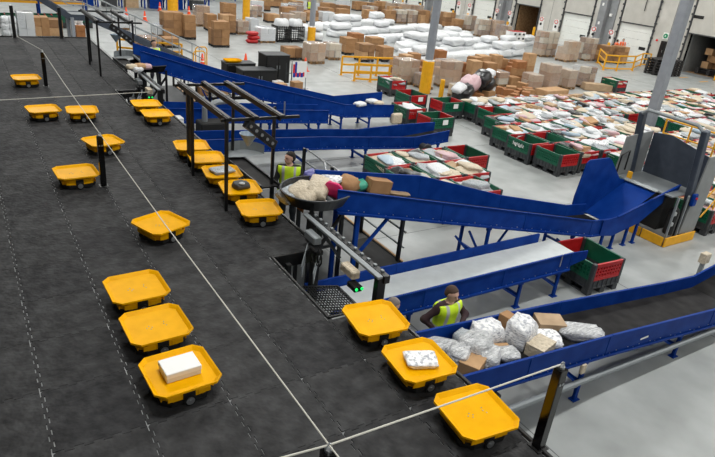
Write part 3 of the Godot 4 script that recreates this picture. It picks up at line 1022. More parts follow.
	bx(st, Vector3(5.64, 0.86, -11.0 + dz) + o, Vector3(2.12, 0.08, 3.2), 0.006)
	obj("tread", st, M.bin_grey, w)
	st = mb()
	bx(st, Vector3(6.42, 0.86, -8.8 + dz) + o, Vector3(0.56, 0.08, 1.18), 0.006)
	obj("tread", st, M.black_dull, w)
	st = mb()
	bx(st, Vector3(6.72, 0.72, -10.4 + dz) + o, Vector3(0.06, 0.40, 4.4), 0.006)
	obj("stringer", st, M.black, w)
	st = mb()
	bx(st, Vector3(6.73, 0.93, -10.4 + dz) + o, Vector3(0.04, 0.02, 4.4))
	obj("edge_strip", st, M.carton_c, w)
	for k in 4:
		st = mb()
		bx(st, Vector3(6.68, 0.95, -8.3 - k * 1.4 + dz) + o, Vector3(0.07, 1.9, 0.07), 0.006)
		obj("rail_post", st, M.black, w)
		st = mb()
		bx(st, Vector3(4.62, 0.42, -9.5 - k * 1.0 + dz) + o, Vector3(0.08, 0.84, 0.08))
		obj("support", st, M.black, w)
	for k in 3:
		st = mb()
		tube(st, [Vector3(6.75, 1.2 + 0.33 * k, -8.25 + dz) + o, Vector3(6.75, 1.2 + 0.33 * k, -12.5 + dz) + o], 0.02, 8)
		obj("hand_rail", st, M.steel_dull if k < 2 else M.steel, w)
	for k in 2:
		st = mb()
		var z := -10.35 - 0.9 * k + dz
		tube(st, [Vector3(6.6, 0.95, z) + o, Vector3(6.6, 1.75, z) + o, Vector3(6.6, 1.92, z - 0.1) + o, Vector3(6.6, 1.95, z - 0.3) + o, Vector3(6.75, 1.86, z - 0.85) + o], 0.025, 8)
		obj("loop_rail", st, M.steel, w)

	# gantry with scanner over the pick-up opening
	var g := thing("scanner_gantry", "black scanner gantry with silver beam over the pick-up opening near the " + which, "gantry", Vector3(4.35, 0, -6.7 + dz))
	o = -g.position
	for z in [-7.62, -5.78]:
		st = mb()
		bx(st, Vector3(4.40, 1.18, z + dz) + o, Vector3(0.14, 2.36, 0.10), 0.006)
		obj("post", st, M.black, g)
	st = mb()
	bx(st, Vector3(4.31, 2.08, -7.66 + dz) + o, Vector3(0.03, 0.62, 0.30), 0.006)
	var br := obj("bracket_plate", st, M.black, g)
	for k in 4:
		st = mb()
		cyl(st, Vector3(4.295, 1.9 + 0.12 * k, -7.58 - 0.08 * (k % 2) + dz) + o, Vector3(4.28, 1.9 + 0.12 * k, -7.58 - 0.08 * (k % 2) + dz) + o, 0.014, 6)
		obj("bolt_head", st, M.steel, br)
	st = mb()
	bx(st, Vector3(3.75, 0.96, -7.3 + dz) + o, Vector3(0.08, 1.92, 0.08), 0.006)
	obj("post", st, M.black, g)
	st = mb()
	bx(st, Vector3(4.46, 2.34, -6.85 + dz) + o, Vector3(0.10, 0.12, 2.3), 0.006)
	var bm := obj("beam", st, M.black, g)
	st = mb()
	bx(st, Vector3(4.36, 2.38, -6.85 + dz) + o, Vector3(0.09, 0.04, 2.25), 0.006)
	obj("silver_rail", st, M.steel_dull, bm)
	st = mb()
	for k in 12: bx(st, Vector3(4.47, 2.41, -5.85 - 0.18 * k + dz) + o, Vector3(0.04, 0.03, 0.05))
	var cl := obj("clip", st, M.steel_dull, bm)
	cl.set_meta("kind", "stuff")
	for k in 2:
		st = mb()
		bx(st, Vector3(4.22, 2.24, -6.28 - 1.15 * k + dz) + o, Vector3(0.14, 0.13, 0.34), 0.015)
		var sc := obj("scanner", st, M.steel_dull if k else M.poly_cream, g)
		st = mb()
		bx(st, Vector3(4.17, 2.12, -6.05 - 1.15 * k + dz) + o, Vector3(0.14, 0.09, 0.22), 0.015)
		obj("scanner_head", st, M.black, sc)
		if k == 0:
			for j in 2:
				st = mb()
				cyl(st, Vector3(4.13 + 0.09 * j, 2.13, -5.94 + dz) + o, Vector3(4.13 + 0.09 * j, 2.13, -5.925 + dz) + o, 0.022, 8)
				obj("signal_light", st, M.led_green, sc)
	# hanging flap wings
	for k in 2:
		st = mb()
		prism(st, PackedVector2Array([Vector2(0, 0), Vector2(0.34, 0.30), Vector2(0.36, 0.18), Vector2(0.06, -0.22)]), Vector3(4.05 - 0.08 * k, 1.82, -7.05 - 0.25 * k + dz) + o, Vector3(0.6, 0, -0.6), Vector3.UP, Vector3(0.01, 0, 0.01))
		obj("flap", st, M.steel_dull, g)
	for k in 3:
		st = mb()
		var c := Vector3(4.15, 2.05 - 0.06 * k, -7.1 - 0.16 * k + dz) + o
		var loop := []
		for j in 9: loop.append(c + Vector3(0.03 * k, 0.14 * cos(TAU * j / 10.0), 0.12 * sin(TAU * j / 10.0)))
		tube(st, loop, 0.014, 6)
		obj("cable", st, M.rubber, g)
	# black mesh guard sloping under the opening
	var ms := thing("mesh_guard", "black wire mesh panel set in the pick-up opening near the " + which, "mesh", Vector3(4.0, 1.4, -6.1 + dz))
	o = -ms.position
	var a0 := Vector3(3.6, 1.80, -5.72 + dz) + o
	var ux := Vector3(0.78, -0.16, 0)
	var uz := Vector3(0, 0, -1.1)
	st = mb()
	for k in 17: bar(st, a0 + ux * (k / 16.0), a0 + ux * (k / 16.0) + uz, 0.014, 0.014)
	for k in 17: bar(st, a0 + uz * (k / 16.0), a0 + uz * (k / 16.0) + ux, 0.014, 0.014)
	var mm := obj("wire", st, M.black, ms)
	mm.set_meta("kind", "stuff")
	st = mb()
	for q in [[a0, a0 + ux], [a0 + ux, a0 + ux + uz], [a0 + ux + uz, a0 + uz], [a0 + uz, a0]]: bar(st, q[0], q[1], 0.03, 0.03)
	obj("frame", st, M.black, ms)

# ---------------------------------------------------------------- dock wall, columns, rails
const WX := 49.5
func plain(called: String, c: Vector3, s: Vector3, m: Material, parent: Node, bev := 0.0) -> MeshInstance3D:
	var st := mb()
	bx(st, c, s, bev)
	return obj(called, st, m, parent)

func dock_wall() -> void:
	# wall pieces between the door openings (3.3 m wide, 3.0 m high, every 6.4 m), with a lintel run above
	var st := mb()
	var z0 := 21.0
	var opens := []
	for k in 13: opens.append([-25.45 - 6.4 * k, -28.75 - 6.4 * k])
	bx(st, Vector3(WX + 0.2, 7.5, -44), Vector3(0.4, 9.0, 130))
	for k in 14:
		var a: float = z0 if k == 0 else opens[k - 1][1]
		var b: float = -109.0 if k == 13 else opens[k][0]
		bx(st, Vector3(WX + 0.2, 1.5, (a + b) * 0.5), Vector3(0.4, 3.0, a - b))
	var w := struct_obj("wall_right", st, M.wall_panel, "grey panelled dock wall with a row of loading doors")
	for k in 10:
		# vertical panel joints
		plain("panel_joint", Vector3(WX - 0.004, 6, -23.9 - 6.4 * k), Vector3(0.012, 12, 0.03), M.joint, w)
	var open_doors := [0, 3, 8, 9]
	for k in range(0, 13):
		var zc: float = (opens[k][0] + opens[k][1]) * 0.5
		# lifting tracks on both sides, running up the wall
		for s in [-1.0, 1.0]:
			var ts := mb()
			bx(ts, Vector3(WX - 0.05, 3.6, zc + s * 1.70), Vector3(0.10, 7.2, 0.12), 0.01)
			for j in 12: bx(ts, Vector3(WX - 0.09, 0.4 + j * 0.58, zc + s * 1.74), Vector3(0.08, 0.14, 0.22), 0.01)
			obj("door_track", ts, M.bin_grey, w)
		plain("upper_panel", Vector3(WX - 0.02, 5.15, zc), Vector3(0.05, 4.2, 3.2), M.door_grey, w)
		plain("lintel_seal", Vector3(WX - 0.05, 3.02, zc), Vector3(0.08, 0.09, 3.3), M.bin_grey, w)
		if k % 2 == 1:
			plain("pull_cord", Vector3(WX - 0.12, 4.9, zc + 0.4), Vector3(0.05, 1.5, 0.05), M.dark, w)
		if k in open_doors:
			# trailer body backed up to the open door
			var tr := thing("trailer_body", "inside of a trailer backed up to an open dock door", "trailer", Vector3(WX + 0.4, 0, zc), 0.0, "trailers behind the open doors")
			plain("trailer_floor", Vector3(3.3, -0.02, 0), Vector3(6.6, 0.06, 2.9), M.wood, tr)
			plain("trailer_roof", Vector3(3.3, 3.02, 0), Vector3(6.6, 0.06, 2.9), M.grey_panel, tr)
			for s in [-1.0, 1.0]: plain("trailer_side", Vector3(3.3, 1.5, s * 1.45), Vector3(6.6, 3.0, 0.05), M.grey_panel if k == 0 else M.wood, tr)
			plain("trailer_end", Vector3(6.6, 1.5, 0), Vector3(0.05, 3.0, 2.9), M.grey_panel if k == 0 else M.wood, tr)
			for j in 5: plain("side_rib", Vector3(0.6 + j * 1.2, 1.5, 1.40), Vector3(0.08, 3.0, 0.06), M.bin_grey, tr)
			plain("dock_bumper", Vector3(0.3, 1.5, 1.52), Vector3(0.5, 3.0, 0.12), M.rubber, tr)
			plain("dock_bumper", Vector3(0.3, 1.5, -1.52), Vector3(0.5, 3.0, 0.12), M.rubber, tr)
			plain("sill_plate", Vector3(-0.5, 0.012, 0), Vector3(1.4, 0.02, 2.6), M.steel_dull, tr)
		else:
			var d := Node3D.new()
			d.name = "door_%d" % (k + 1)
			add_child(d)
			d.position = Vector3(WX, 0, zc)
			d.set_meta("kind", "structure")
			d.set_meta("label", "closed white sectional loading door in the dock wall")
			for j in 5:
				plain("panel", Vector3(0.08, 0.302 + j * 0.602, 0), Vector3(0.06, 0.592, 3.22), M.door_white, d, 0.008)
			for j in 4: plain("rivet_plate", Vector3(0.045, 0.9 + 0.45 * j, -1.2 + 0.8 * (j % 3)), Vector3(0.012, 0.05, 0.05), M.wall_grey, d)
			plain("view_window", Vector3(0.045, 1.15, 1.05), Vector3(0.03, 0.26, 0.62), M.dark, d, 0.01)
	# dark pilasters with grey flanges
	for k in 7:
		var z := -23.9 - 12.8 * k + 0.0
		var p := mb()
		bx(p, Vector3(WX - 0.30, 6, z), Vector3(0.6, 12, 0.34), 0.02)
		bx(p, Vector3(WX - 0.06, 6, z), Vector3(0.12, 12, 1.9), 0.02)
		var pl := struct_obj("trim_%d" % (k + 1), p, M.wall_grey, "dark grey steel pilaster between dock doors")
		for j in 3: plain("pilaster_box", Vector3(WX - 0.2, 2.6 + 0.8 * j, z + 0.5 * (1 if j % 2 else -1)), Vector3(0.16, 0.24, 0.2), M.paper, pl)
	# door controls with red and white sign above, yellow bollards
	for k in 7:
		for s in [-1.0, 1.0]:
			var z: float = (opens[k][0] + opens[k][1]) * 0.5 + s * 2.25
			if k == 0 and s < 0.0 or k == 1 and s > 0.0: continue
			var t := thing("door_control", "white dock door control panel with red ring sign on the wall", "control panel", Vector3(WX, 0, z), 0.0, "door controls along the dock wall")
			plain("panel", Vector3(-0.06, 1.35, 0), Vector3(0.12, 1.3, 0.62), M.paper, t, 0.02)
			var r := mb()
			for j in 12:
				var a := TAU * j / 12.0
				var b := TAU * (j + 1) / 12.0
				cyl(r, Vector3(-0.14, 2.0 + 0.16 * cos(a), 0.2 * sin(a)), Vector3(-0.14, 2.0 + 0.16 * cos(b), 0.2 * sin(b)), 0.03, 6)
			obj("sign_ring", r, M.red, t)
			plain("sign", Vector3(-0.11, 2.0, 0), Vector3(0.03, 0.42, 0.5), M.paper, t)
			plain("button_box", Vector3(-0.15, 1.55, 0.02), Vector3(0.1, 0.22, 0.18), M.dark, t, 0.02)
			var b2 := thing("bollard", "yellow steel bollard standing beside a dock door track", "bollard", Vector3(WX - 0.5, 0, (opens[k][0] + opens[k][1]) * 0.5 + s * 1.9), 0.0, "bollards at the dock doors")
			var bs := mb()
			lathe(bs, Vector3.ZERO, [[0.0, 0.0], [0.13, 0.0], [0.13, 1.08], [0.10, 1.16], [0.0, 1.18]], 14)
			obj("tube", bs, M.safety, b2)
			bs = mb()
			lathe(bs, Vector3.ZERO, [[0.20, 0.0], [0.20, 0.02], [0.12, 0.025]], 14)
			obj("base_flange", bs, M.bin_grey, b2)
	# exit light and cabinet between the closed and the open door
	var ex := thing("exit_sign", "round green sign on the dock wall above a black cabinet", "sign", Vector3(WX - 0.03, 2.5, -30.58))
	var es := mb()
	cyl(es, Vector3(0.02, 0, 0), Vector3(-0.05, 0, 0), 0.19, 16)
	obj("disc", es, M.green_sign, ex)
	plain("figure", Vector3(-0.055, 0, 0), Vector3(0.012, 0.16, 0.07), M.paper, ex)
	plain("backing", Vector3(0.015, 0, 0), Vector3(0.02, 0.52, 0.5), M.paper, ex)
	var wc := thing("wall_cabinet", "tall narrow black cabinet on the dock wall under the green sign", "cabinet", Vector3(WX - 0.14, 0.5, -30.5))
	plain("body", Vector3(0, 0.8, 0), Vector3(0.24, 1.6, 0.42), M.dark, wc, 0.02)
	plain("door", Vector3(-0.125, 0.8, 0), Vector3(0.02, 1.5, 0.36), M.black, wc, 0.01)
	plain("handle", Vector3(-0.145, 0.8, 0.12), Vector3(0.02, 0.2, 0.03), M.steel, wc)
	var al := thing("alarm_button", "small round red alarm on the dock wall", "alarm", Vector3(WX - 0.02, 2.05, -31.25))
	es = mb()
	cyl(es, Vector3(0.02, 0, 0), Vector3(-0.06, 0, 0), 0.09, 12)
	obj("button", es, M.red, al)
	var lb := thing("wall_plate", "black plate with dim lettering above the open dock door", "sign", Vector3(WX - 0.06, 4.3, -28.3))
	plain("plate", Vector3(0, 0, 0), Vector3(0.04, 0.24, 0.82), M.dark, lb, 0.01)
	# floor markings by the open door
	for k in 6:
		var mk := plain("floor_marking", Vector3(46.6 + 0.25 * k, 0.004, -28.0 + 1.5 * k), Vector3(1.1, 0.006, 0.16), M.safety, null)
		mk.rotation.y = 0.0
		tag(mk, "yellow stripe painted on the floor before the open dock door", "floor marking", "yellow stripes before the open dock")

func steel_column(base: Vector3, w: float, round_col: bool, label: String, guard_h: float, called := "building_column") -> void:
	var t := thing(called, label, "column", base)
	claim(base, w * 2.0 + 1.0, w * 2.0 + 0.6, true)
	var st := mb()
	if round_col:
		lathe(st, Vector3.ZERO, [[0.0, 0.03], [w, 0.03], [w, 12.0], [0.0, 12.0]], 18)
	else:
		bx(st, Vector3(0, 6.0, 0), Vector3(w * 2.0, 11.94, w * 2.0), 0.03)
	obj("shaft", st, M.column_grey, t)
	if guard_h > 0.0:
		st = mb()
		if round_col:
			lathe(st, Vector3.ZERO, [[w + 0.02, 0.02], [w + 0.09, 0.02], [w + 0.09, guard_h], [w + 0.02, guard_h + 0.03]], 18)
		else:
			bx(st, Vector3(0, guard_h * 0.5, 0), Vector3(w * 2.0 + 0.18, guard_h, w * 2.0 + 0.18), 0.04)
		obj("yellow_guard", st, M.safety, t)
		st = mb()
		bx(st, Vector3(0, guard_h + 0.06, 0), Vector3(w * 2.1, 0.08, w * 2.1), 0.02)
		obj("guard_collar", st, M.paper, t)
	st = mb()
	bx(st, Vector3(0, 0.02, 0), Vector3(w * 2.6, 0.04, w * 2.6), 0.01)
	obj("foot_plate", st, M.bin_grey, t)

func rail_run(label: String, pts: Array, h: float, mats: Array, called := "guard_rail") -> void:
	var t := thing(called, label, "railing", pts[0])
	var o: Vector3 = -pts[0]
	for i in pts.size():
		var st := mb()
		bx(st, pts[i] + o + Vector3(0, h * 0.5, 0), Vector3(0.09, h, 0.09), 0.01)
		bx(st, pts[i] + o + Vector3(0, 0.01, 0), Vector3(0.2, 0.02, 0.2))
		obj("post", st, mats[0], t)
	for i in pts.size() - 1:
		for k in 3:
			var y: float = h * [0.97, 0.56, 0.14][k]
			var st := mb()
			bar(st, pts[i] + o + Vector3(0, y, 0), pts[i + 1] + o + Vector3(0, y, 0), 0.06, 0.10, 0.01)
			obj("rail", st, mats[0], t)

func cone(p: Vector3, label: String, tall := 0.72) -> void:
	var t := thing("traffic_cone", label, "cone", p)
	var st := mb()
	bx(st, Vector3(0, 0.02, 0), Vector3(0.38, 0.04, 0.38), 0.01)
	obj("base", st, M.orange, t)
	st = sm()
	lathe(st, Vector3.ZERO, [[0.15, 0.04], [0.035, tall], [0.0, tall + 0.01]], 14)
	obj("body", st, M.orange, t)
	st = sm()
	lathe(st, Vector3.ZERO, [[0.107, tall * 0.42], [0.074, tall * 0.66]], 14)
	obj("reflective_band", st, M.paper, t)

func cabinet(p: Vector3, s: Vector3, label: String) -> void:
	var t := thing("tool_cabinet", label, "cabinet", p)
	claim(p, s.x, s.z, true)
	plain("body", Vector3(0, s.y * 0.5 + 0.05, 0), Vector3(s.x, s.y - 0.1, s.z), M.black_dull, t, 0.02)
	plain("lid", Vector3(0, s.y + 0.01, 0), Vector3(s.x + 0.04, 0.05, s.z + 0.04), M.bin_grey, t, 0.015)
	for k in 2:
		var d := plain("door", Vector3((k - 0.5) * s.x * 0.48, s.y * 0.5 + 0.04, s.z * 0.5 + 0.01), Vector3(s.x * 0.46, s.y - 0.2, 0.02), M.black, t, 0.006)
		plain("handle", Vector3((k - 0.5) * 0.14, s.y * 0.62, s.z * 0.5 + 0.035), Vector3(0.03, 0.16, 0.03), M.steel_dull, d)
	for x in [-1, 1]:
		for z in [-1, 1]:
			plain("foot", Vector3(x * s.x * 0.42, 0.025, z * s.z * 0.42), Vector3(0.08, 0.05, 0.08), M.rubber, t)

func site_things() -> void:
	steel_column(Vector3(20.0, 0, -24.62), 0.21, true, "round grey building column with tall yellow guard amid carton pallets", 1.62)
	steel_column(Vector3(21.26, 0, -39.84), 0.20, true, "round grey building column with short yellow guard among white loads", 1.08)
	steel_column(Vector3(25.6, 0, -15.35), 0.20, false, "thick square grey building column standing among the bulk bins", 0.0)
	var e := G(246, 24, 0.0)
	steel_column(Vector3(e.x, 0, e.z), 0.2, true, "yellow guarded column foot behind the carton stacks", 2.2)
	var y := G(173, 15, 0.0)
	steel_column(Vector3(y.x, 0, y.z), 0.34, true, "thick yellow banded column by the blue racks", 2.6)
	var b := thing("bollard", "slim yellow bollard beside the round column and carton pallets", "bollard", Vector3(20.35, 0, -23.7))
	var st := mb()
	lathe(st, Vector3.ZERO, [[0.0, 0.0], [0.12, 0.0], [0.12, 0.86], [0.10, 0.9], [0.0, 0.91]], 14)
	obj("tube", st, M.safety, b)
	# yellow rails
	rail_run("yellow guard rail in front of striped cartons, set further back", [G(341, 75), G(358, 75.5), G(376, 76), G(395, 76.5)], 1.05, [M.rail_yellow])
	rail_run("yellow guard rail standing forward beside a red and green bin", [G(354, 81), G(370, 82), G(388, 82.5)], 0.95, [M.rail_yellow])
	rail_run("orange-yellow guard rail enclosing cartons before a closed dock door", [G(597, 63), G(603, 70), G(616, 71), G(632, 71)], 1.15, [M.rail_yellow])
	rail_run("orange-yellow guard rail running up to the dock wall", [G(632, 70), G(640, 66), G(648, 66.5)], 1.05, [M.rail_yellow])
	rail_run("yellow guard rail at the foot of the steel stairs", [G(118, 58), G(150, 61), G(182, 63)], 1.0, [M.rail_yellow])
	# cones
	cone(G(202.5, 67.5), "orange traffic cone near the foot of the stairs")
	cone(G(305, 71), "red-orange traffic cone behind the blue and white sign")
	cone(G(245.5, 67), "orange traffic cone behind the black tool cabinets")
	cone(G(145, 21), "orange traffic cone behind the white carton on the floor")
	cone(G(126.5, 17), "orange traffic cone by the stair rail")
	cone(G(160, 11), "orange traffic cone before the blue racks")
	cone(G(189, 15), "orange traffic cone by the yellow banded column")
	# black cabinets
	cabinet(Vector3(11.55, 0, -26.9), Vector3(1.7, 0.85, 0.9), "low black tool cabinet with a yellow tray on top")
	cabinet(Vector3(12.75, 0, -27.6), Vector3(1.25, 1.42, 1.0), "tall black tool cabinet beside the sign stand")
	cabinet(Vector3(11.35, 0, -28.7), Vector3(1.5, 0.8, 0.8), "low black tool cabinet behind the other cabinets")
	var tr := thing("yellow_tray", "loose yellow tray lying on a low black cabinet", "tray", Vector3(11.0, 0.885, -28.6))
	st = mb()
	var o1 := octagon(0.75, 0.55, 0.08, 0.0); var o2 := octagon(0.85, 0.65, 0.1, 0.09)
	face(st, o1, Vector3(0, 5, 0))
	for k in 8: face(st, [o1[k], o1[(k + 1) % 8], o2[(k + 1) % 8], o2[k]], Vector3.ZERO)
	obj("dish", st, M.yellow, tr)
	var wb := thing("white_carton", "small white carton on the floor in front of the black cabinets", "carton", G(277, 89))
	plain("body", Vector3(0, 0.2, 0), Vector3(0.5, 0.4, 0.4), M.white_box, wb, 0.01)
	plain("tape_strip", Vector3(0, 0.401, 0), Vector3(0.06, 0.004, 0.4), M.tape, wb)
	# sign stand: white board with blue and red print
	var sg := thing("sign_stand", "white board with red and blue stripes on a thin metal stand", "sign", G(298, 93))
	var s0 := 0.36
	for s in [-1.0, 1.0]:
		st = mb()
		cyl(st, Vector3(s * s0, 0, 0), Vector3(s * s0, 1.5, 0), 0.02, 8)
		obj("pole", st, M.steel_dull, sg)
	plain("board", Vector3(0, 1.1, 0.03), Vector3(0.74, 0.75, 0.02), M.paper, sg)
	for k in 3:
		plain("blue_stripe", Vector3(-0.28 + 0.2 * k, 0.85, 0.045), Vector3(0.12, 0.2, 0.006), M.sign_blue, sg)
		plain("red_stripe", Vector3(-0.18 + 0.2 * k, 0.88, 0.045), Vector3(0.07, 0.2, 0.006), M.red, sg)
	plain("blue_stripe", Vector3(-0.2, 1.2, 0.045), Vector3(0.1, 0.5, 0.006), M.sign_blue, sg)
	plain("red_stripe", Vector3(-0.3, 1.15, 0.045), Vector3(0.09, 0.4, 0.006), M.red, sg)
	var bs := thing("barrier_stand", "thin black post stand between the cabinets and the sign", "stand", G(288, 90))
	for s in [-1.0, 1.0]:
		st = mb()
		cyl(st, Vector3(s * 0.14, 0, 0), Vector3(s * 0.14, 1.25, 0), 0.018, 8)
		obj("pole", st, M.bin_grey, bs)
	plain("cross_bar", Vector3(0, 0.8, 0), Vector3(0.3, 0.03, 0.03), M.bin_grey, bs)
	# stacked dark pallets by the dock
	for k in 6:
		for j in 2:
			pallet(Vector3(45.0 + 1.25 * j, k * 0.2, -27.6), 1.15, 1.6, M.wood_dark, "black plastic pallet in a stack before the dock wall", "stacked black pallets", true)

func pallet_mesh() -> ArrayMesh:
	if shared.has("pallet"): return shared["pallet"]
	var st := mb()
	for k in 5: bx(st, Vector3(-0.44 + 0.22 * k, 0.125, 0), Vector3(0.14, 0.03, 1.0))
	for k in 3:
		bx(st, Vector3(0, 0.10, -0.44 + 0.44 * k), Vector3(1.0, 0.02, 0.1))
		for j in 3: bx(st, Vector3(-0.43 + 0.43 * j, 0.055, -0.44 + 0.44 * k), Vector3(0.13, 0.07, 0.1))
		bx(st, Vector3(0, 0.01, -0.44 + 0.44 * k), Vector3(1.0, 0.02, 0.1))
	shared["pallet"] = done(st)
	return shared["pallet"]

func pallet(p: Vector3, w: float, d: float, m: Material, label: String, group: String, dark := false) -> void:
	var o := put("pallet", pallet_mesh(), m)
	o.transform = Transform3D(Basis.from_scale(Vector3(w, 1.3 if dark else 1.0, d)), p)
	tag(o, label, "pallet", group)

func edge_posts() -> void:
	for k in 2:
		var q := G([15, 61][k], 37.6, DECK)
		var t := thing("guard_post", ["black guard post on the far deck edge by the white sacks", "black guard post on the far deck edge by the stair support"][k], "post", Vector3(q.x, DECK, -27.55))
		plain("shaft", Vector3(0, 0.6, 0), Vector3(0.12, 1.2, 0.12), M.black, t, 0.01)
		plain("foot_plate", Vector3(0, 0.01, 0), Vector3(0.2, 0.02, 0.2), M.black, t)

# ---------------------------------------------------------------- stairs and racks beyond the deck
func stairs() -> void:
	var t := thing("steel_stairs", "grey steel staircase with handrails descending beyond the robot deck", "stairs", Vector3(7.5, 0, -31.5))
	var o := -t.position
	var z0 := -31.2
	var z1 := -32.4
	var foot := Vector2(10.2, 0.05)
	var head := Vector2(5.0, 2.35)
	for z in [z0, z1]:
		var st := mb()
		bar(st, Vector3(foot.x, foot.y + 0.05, z) + o, Vector3(head.x, head.y, z) + o, 0.06, 0.26, 0.01)
		bar(st, Vector3(head.x + 0.05, head.y, z) + o, Vector3(4.2, head.y, z) + o, 0.06, 0.26, 0.01)
		bar(st, Vector3(4.25, head.y, z) + o, Vector3(2.4, head.y + 1.2, z) + o, 0.06, 0.26, 0.01)
		obj("stringer", st, M.grey_blue, t)
		for h in [0.55, 1.05]:
			st = mb()
			tube(st, [Vector3(foot.x + 0.2, h - 0.05, z) + o, Vector3(foot.x, foot.y + h, z) + o, Vector3(head.x, head.y + h, z) + o, Vector3(4.2, head.y + h, z) + o, Vector3(2.4, head.y + 1.2 + h, z) + o], 0.022, 8)
			obj("hand_rail", st, M.steel_dull, t)
		for k in 6:
			var p := foot.lerp(head, k / 5.0)
			st = mb()
			cyl(st, Vector3(p.x, p.y, z) + o, Vector3(p.x, p.y + 1.05, z) + o, 0.02, 8)
			obj("baluster", st, M.steel_dull, t)
	for k in 12:
		var p := foot.lerp(head, (k + 0.7) / 12.0)
		plain("tread", Vector3(p.x, p.y + 0.02, (z0 + z1) * 0.5) + o, Vector3(0.28, 0.03, 1.14), M.steel_dull, t)
	plain("landing", Vector3(4.6, head.y + 0.08, (z0 + z1) * 0.5) + o, Vector3(0.9, 0.05, 1.14), M.steel_dull, t)
	for k in 4:
		var p := Vector2(4.2, head.y).lerp(Vector2(2.4, head.y + 1.2), (k + 0.6) / 4.0)
		plain("tread", Vector3(p.x, p.y + 0.03, (z0 + z1) * 0.5) + o, Vector3(0.28, 0.03, 1.14), M.steel_dull, t)
	for z in [z0 + 0.1, z1 - 0.1]:
		plain("support_post", Vector3(4.3, head.y * 0.5, z) + o, Vector3(0.14, head.y, 0.14), M.column_grey, t)
	# yellow hoop rails at the foot
	for k in 2:
		var g := thing("hoop_rail", "yellow hoop rail at the foot of the stairs" + (", closer to the cone" if k else ", closer to the steps"), "railing", Vector3(10.0 + 0.5 * k, 0, -30.6 - 1.2 * k))
		var st := mb()
		tube(st, [Vector3(-0.3, 0, 0), Vector3(-0.3, 0.9, 0), Vector3(-0.2, 1.0, 0), Vector3(0.2, 1.0, 0), Vector3(0.3, 0.9, 0), Vector3(0.3, 0, 0)], 0.035, 8)
		obj("hoop", st, M.rail_yellow, g)

func rack(at: Vector3, bays: int, bw: float, h: float, upm: Material, beam: Material, label: String) -> void:
	var t := thing("pallet_rack", label, "rack", at)
	claim(at + Vector3(bays * bw * 0.5, 0, -0.55), bays * bw + 0.4, 1.5, true)
	for i in bays + 1:
		for z in [0.0, -1.1]:
			plain("upright", Vector3(i * bw, h * 0.5, z), Vector3(0.12, h, 0.1), upm, t)
		var st := mb()
		for k in 4: bar(st, Vector3(i * bw, 0.3 + k * h * 0.24, 0 if k % 2 else -1.1), Vector3(i * bw, 0.3 + (k + 1) * h * 0.24, -1.1 if k % 2 else 0.0), 0.05, 0.05)
		obj("frame_brace", st, upm, t)
	for i in bays:
		for k in 3:
			var y := [1.35, 2.75, 4.1][k] as float
			if y > h: continue
			for z in [0.0, -1.1]:
				plain("beam", Vector3((i + 0.5) * bw, y, z), Vector3(bw - 0.12, 0.13, 0.06), beam, t)
			plain("shelf", Vector3((i + 0.5) * bw, y + 0.08, -0.55), Vector3(bw - 0.2, 0.03, 1.05), M.wood, t)

# roller bed, machine box and cartons standing under and behind the far sloping conveyor
func under_conveyor() -> void:
	for k in 2:
		var t := thing("roller_bed", ["black roller bed with steel rollers under the far sloping conveyor", "shorter black roller bed behind the short blue conveyor"][k], "conveyor", Vector3([6.9, 10.2][k], 0, [-21.6, -21.9][k]))
		var n: int = [16, 10][k]
		for s in [0.0, 0.62]:
			plain("side_rail", Vector3(n * 0.09, 0.86, -s), Vector3(n * 0.18, 0.12, 0.05), M.black, t)
		for i in n:
			var st := mb()
			cyl(st, Vector3(0.1 + i * 0.18, 0.90, -0.03), Vector3(0.1 + i * 0.18, 0.90, -0.59), 0.035, 8)
			obj("roller", st, M.steel, t)
		for x in [0.2, n * 0.18 - 0.2]:
			for s in [0.0, 0.62]: plain("leg", Vector3(x, 0.4, -s), Vector3(0.06, 0.8, 0.06), M.black, t)
	for e in [[7.3, 0.94, 0.34, "carton_a"], [8.0, 0.94, 0.26, "carton_c"], [9.0, 0.94, 0.3, "carton_b"], [10.6, 0.94, 0.3, "carton_c"], [11.3, 0.94, 0.36, "carton_a"]]:
		carton("rolling_carton", Vector3(e[0], e[1] + e[2] * 0.5, -21.95 if e[0] < 10 else -22.2), Vector3(0.42, e[2], 0.36), M[e[3]], "brown carton standing on a roller bed under the far conveyor", "cartons on the roller beds", 0.1, Vector2.ZERO, "carton")
	var b := thing("control_cabinet", "white control cabinet standing by the far pick-up opening", "cabinet", Vector3(5.1, 0, -17.9))
	plain("body", Vector3(0, 0.65, 0), Vector3(0.4, 1.3, 0.34), M.white_box, b, 0.02)
	plain("door", Vector3(0, 0.66, 0.175), Vector3(0.34, 1.1, 0.02), M.paper, b, 0.01)
	plain("handle", Vector3(0.12, 0.8, 0.195), Vector3(0.03, 0.16, 0.03), M.black, b)
	var m := thing("drive_unit", "black drive unit with ducts beside the far pick-up opening", "machine", Vector3(6.1, 0, -17.6))
	plain("body", Vector3(0, 0.6, 0), Vector3(0.8, 1.2, 0.6), M.black_dull, m, 0.03)
	for i in 3: plain("vent_slat", Vector3(0, 0.5 + 0.2 * i, 0.31), Vector3(0.6, 0.06, 0.02), M.bin_grey, m)
	var st2 := mb()
	tube(st2, [Vector3(-0.2, 1.2, 0), Vector3(-0.2, 1.6, 0), Vector3(0.2, 1.75, -0.1), Vector3(0.6, 1.75, -0.2)], 0.09, 10)
	obj("duct", st2, M.steel_dull, m)

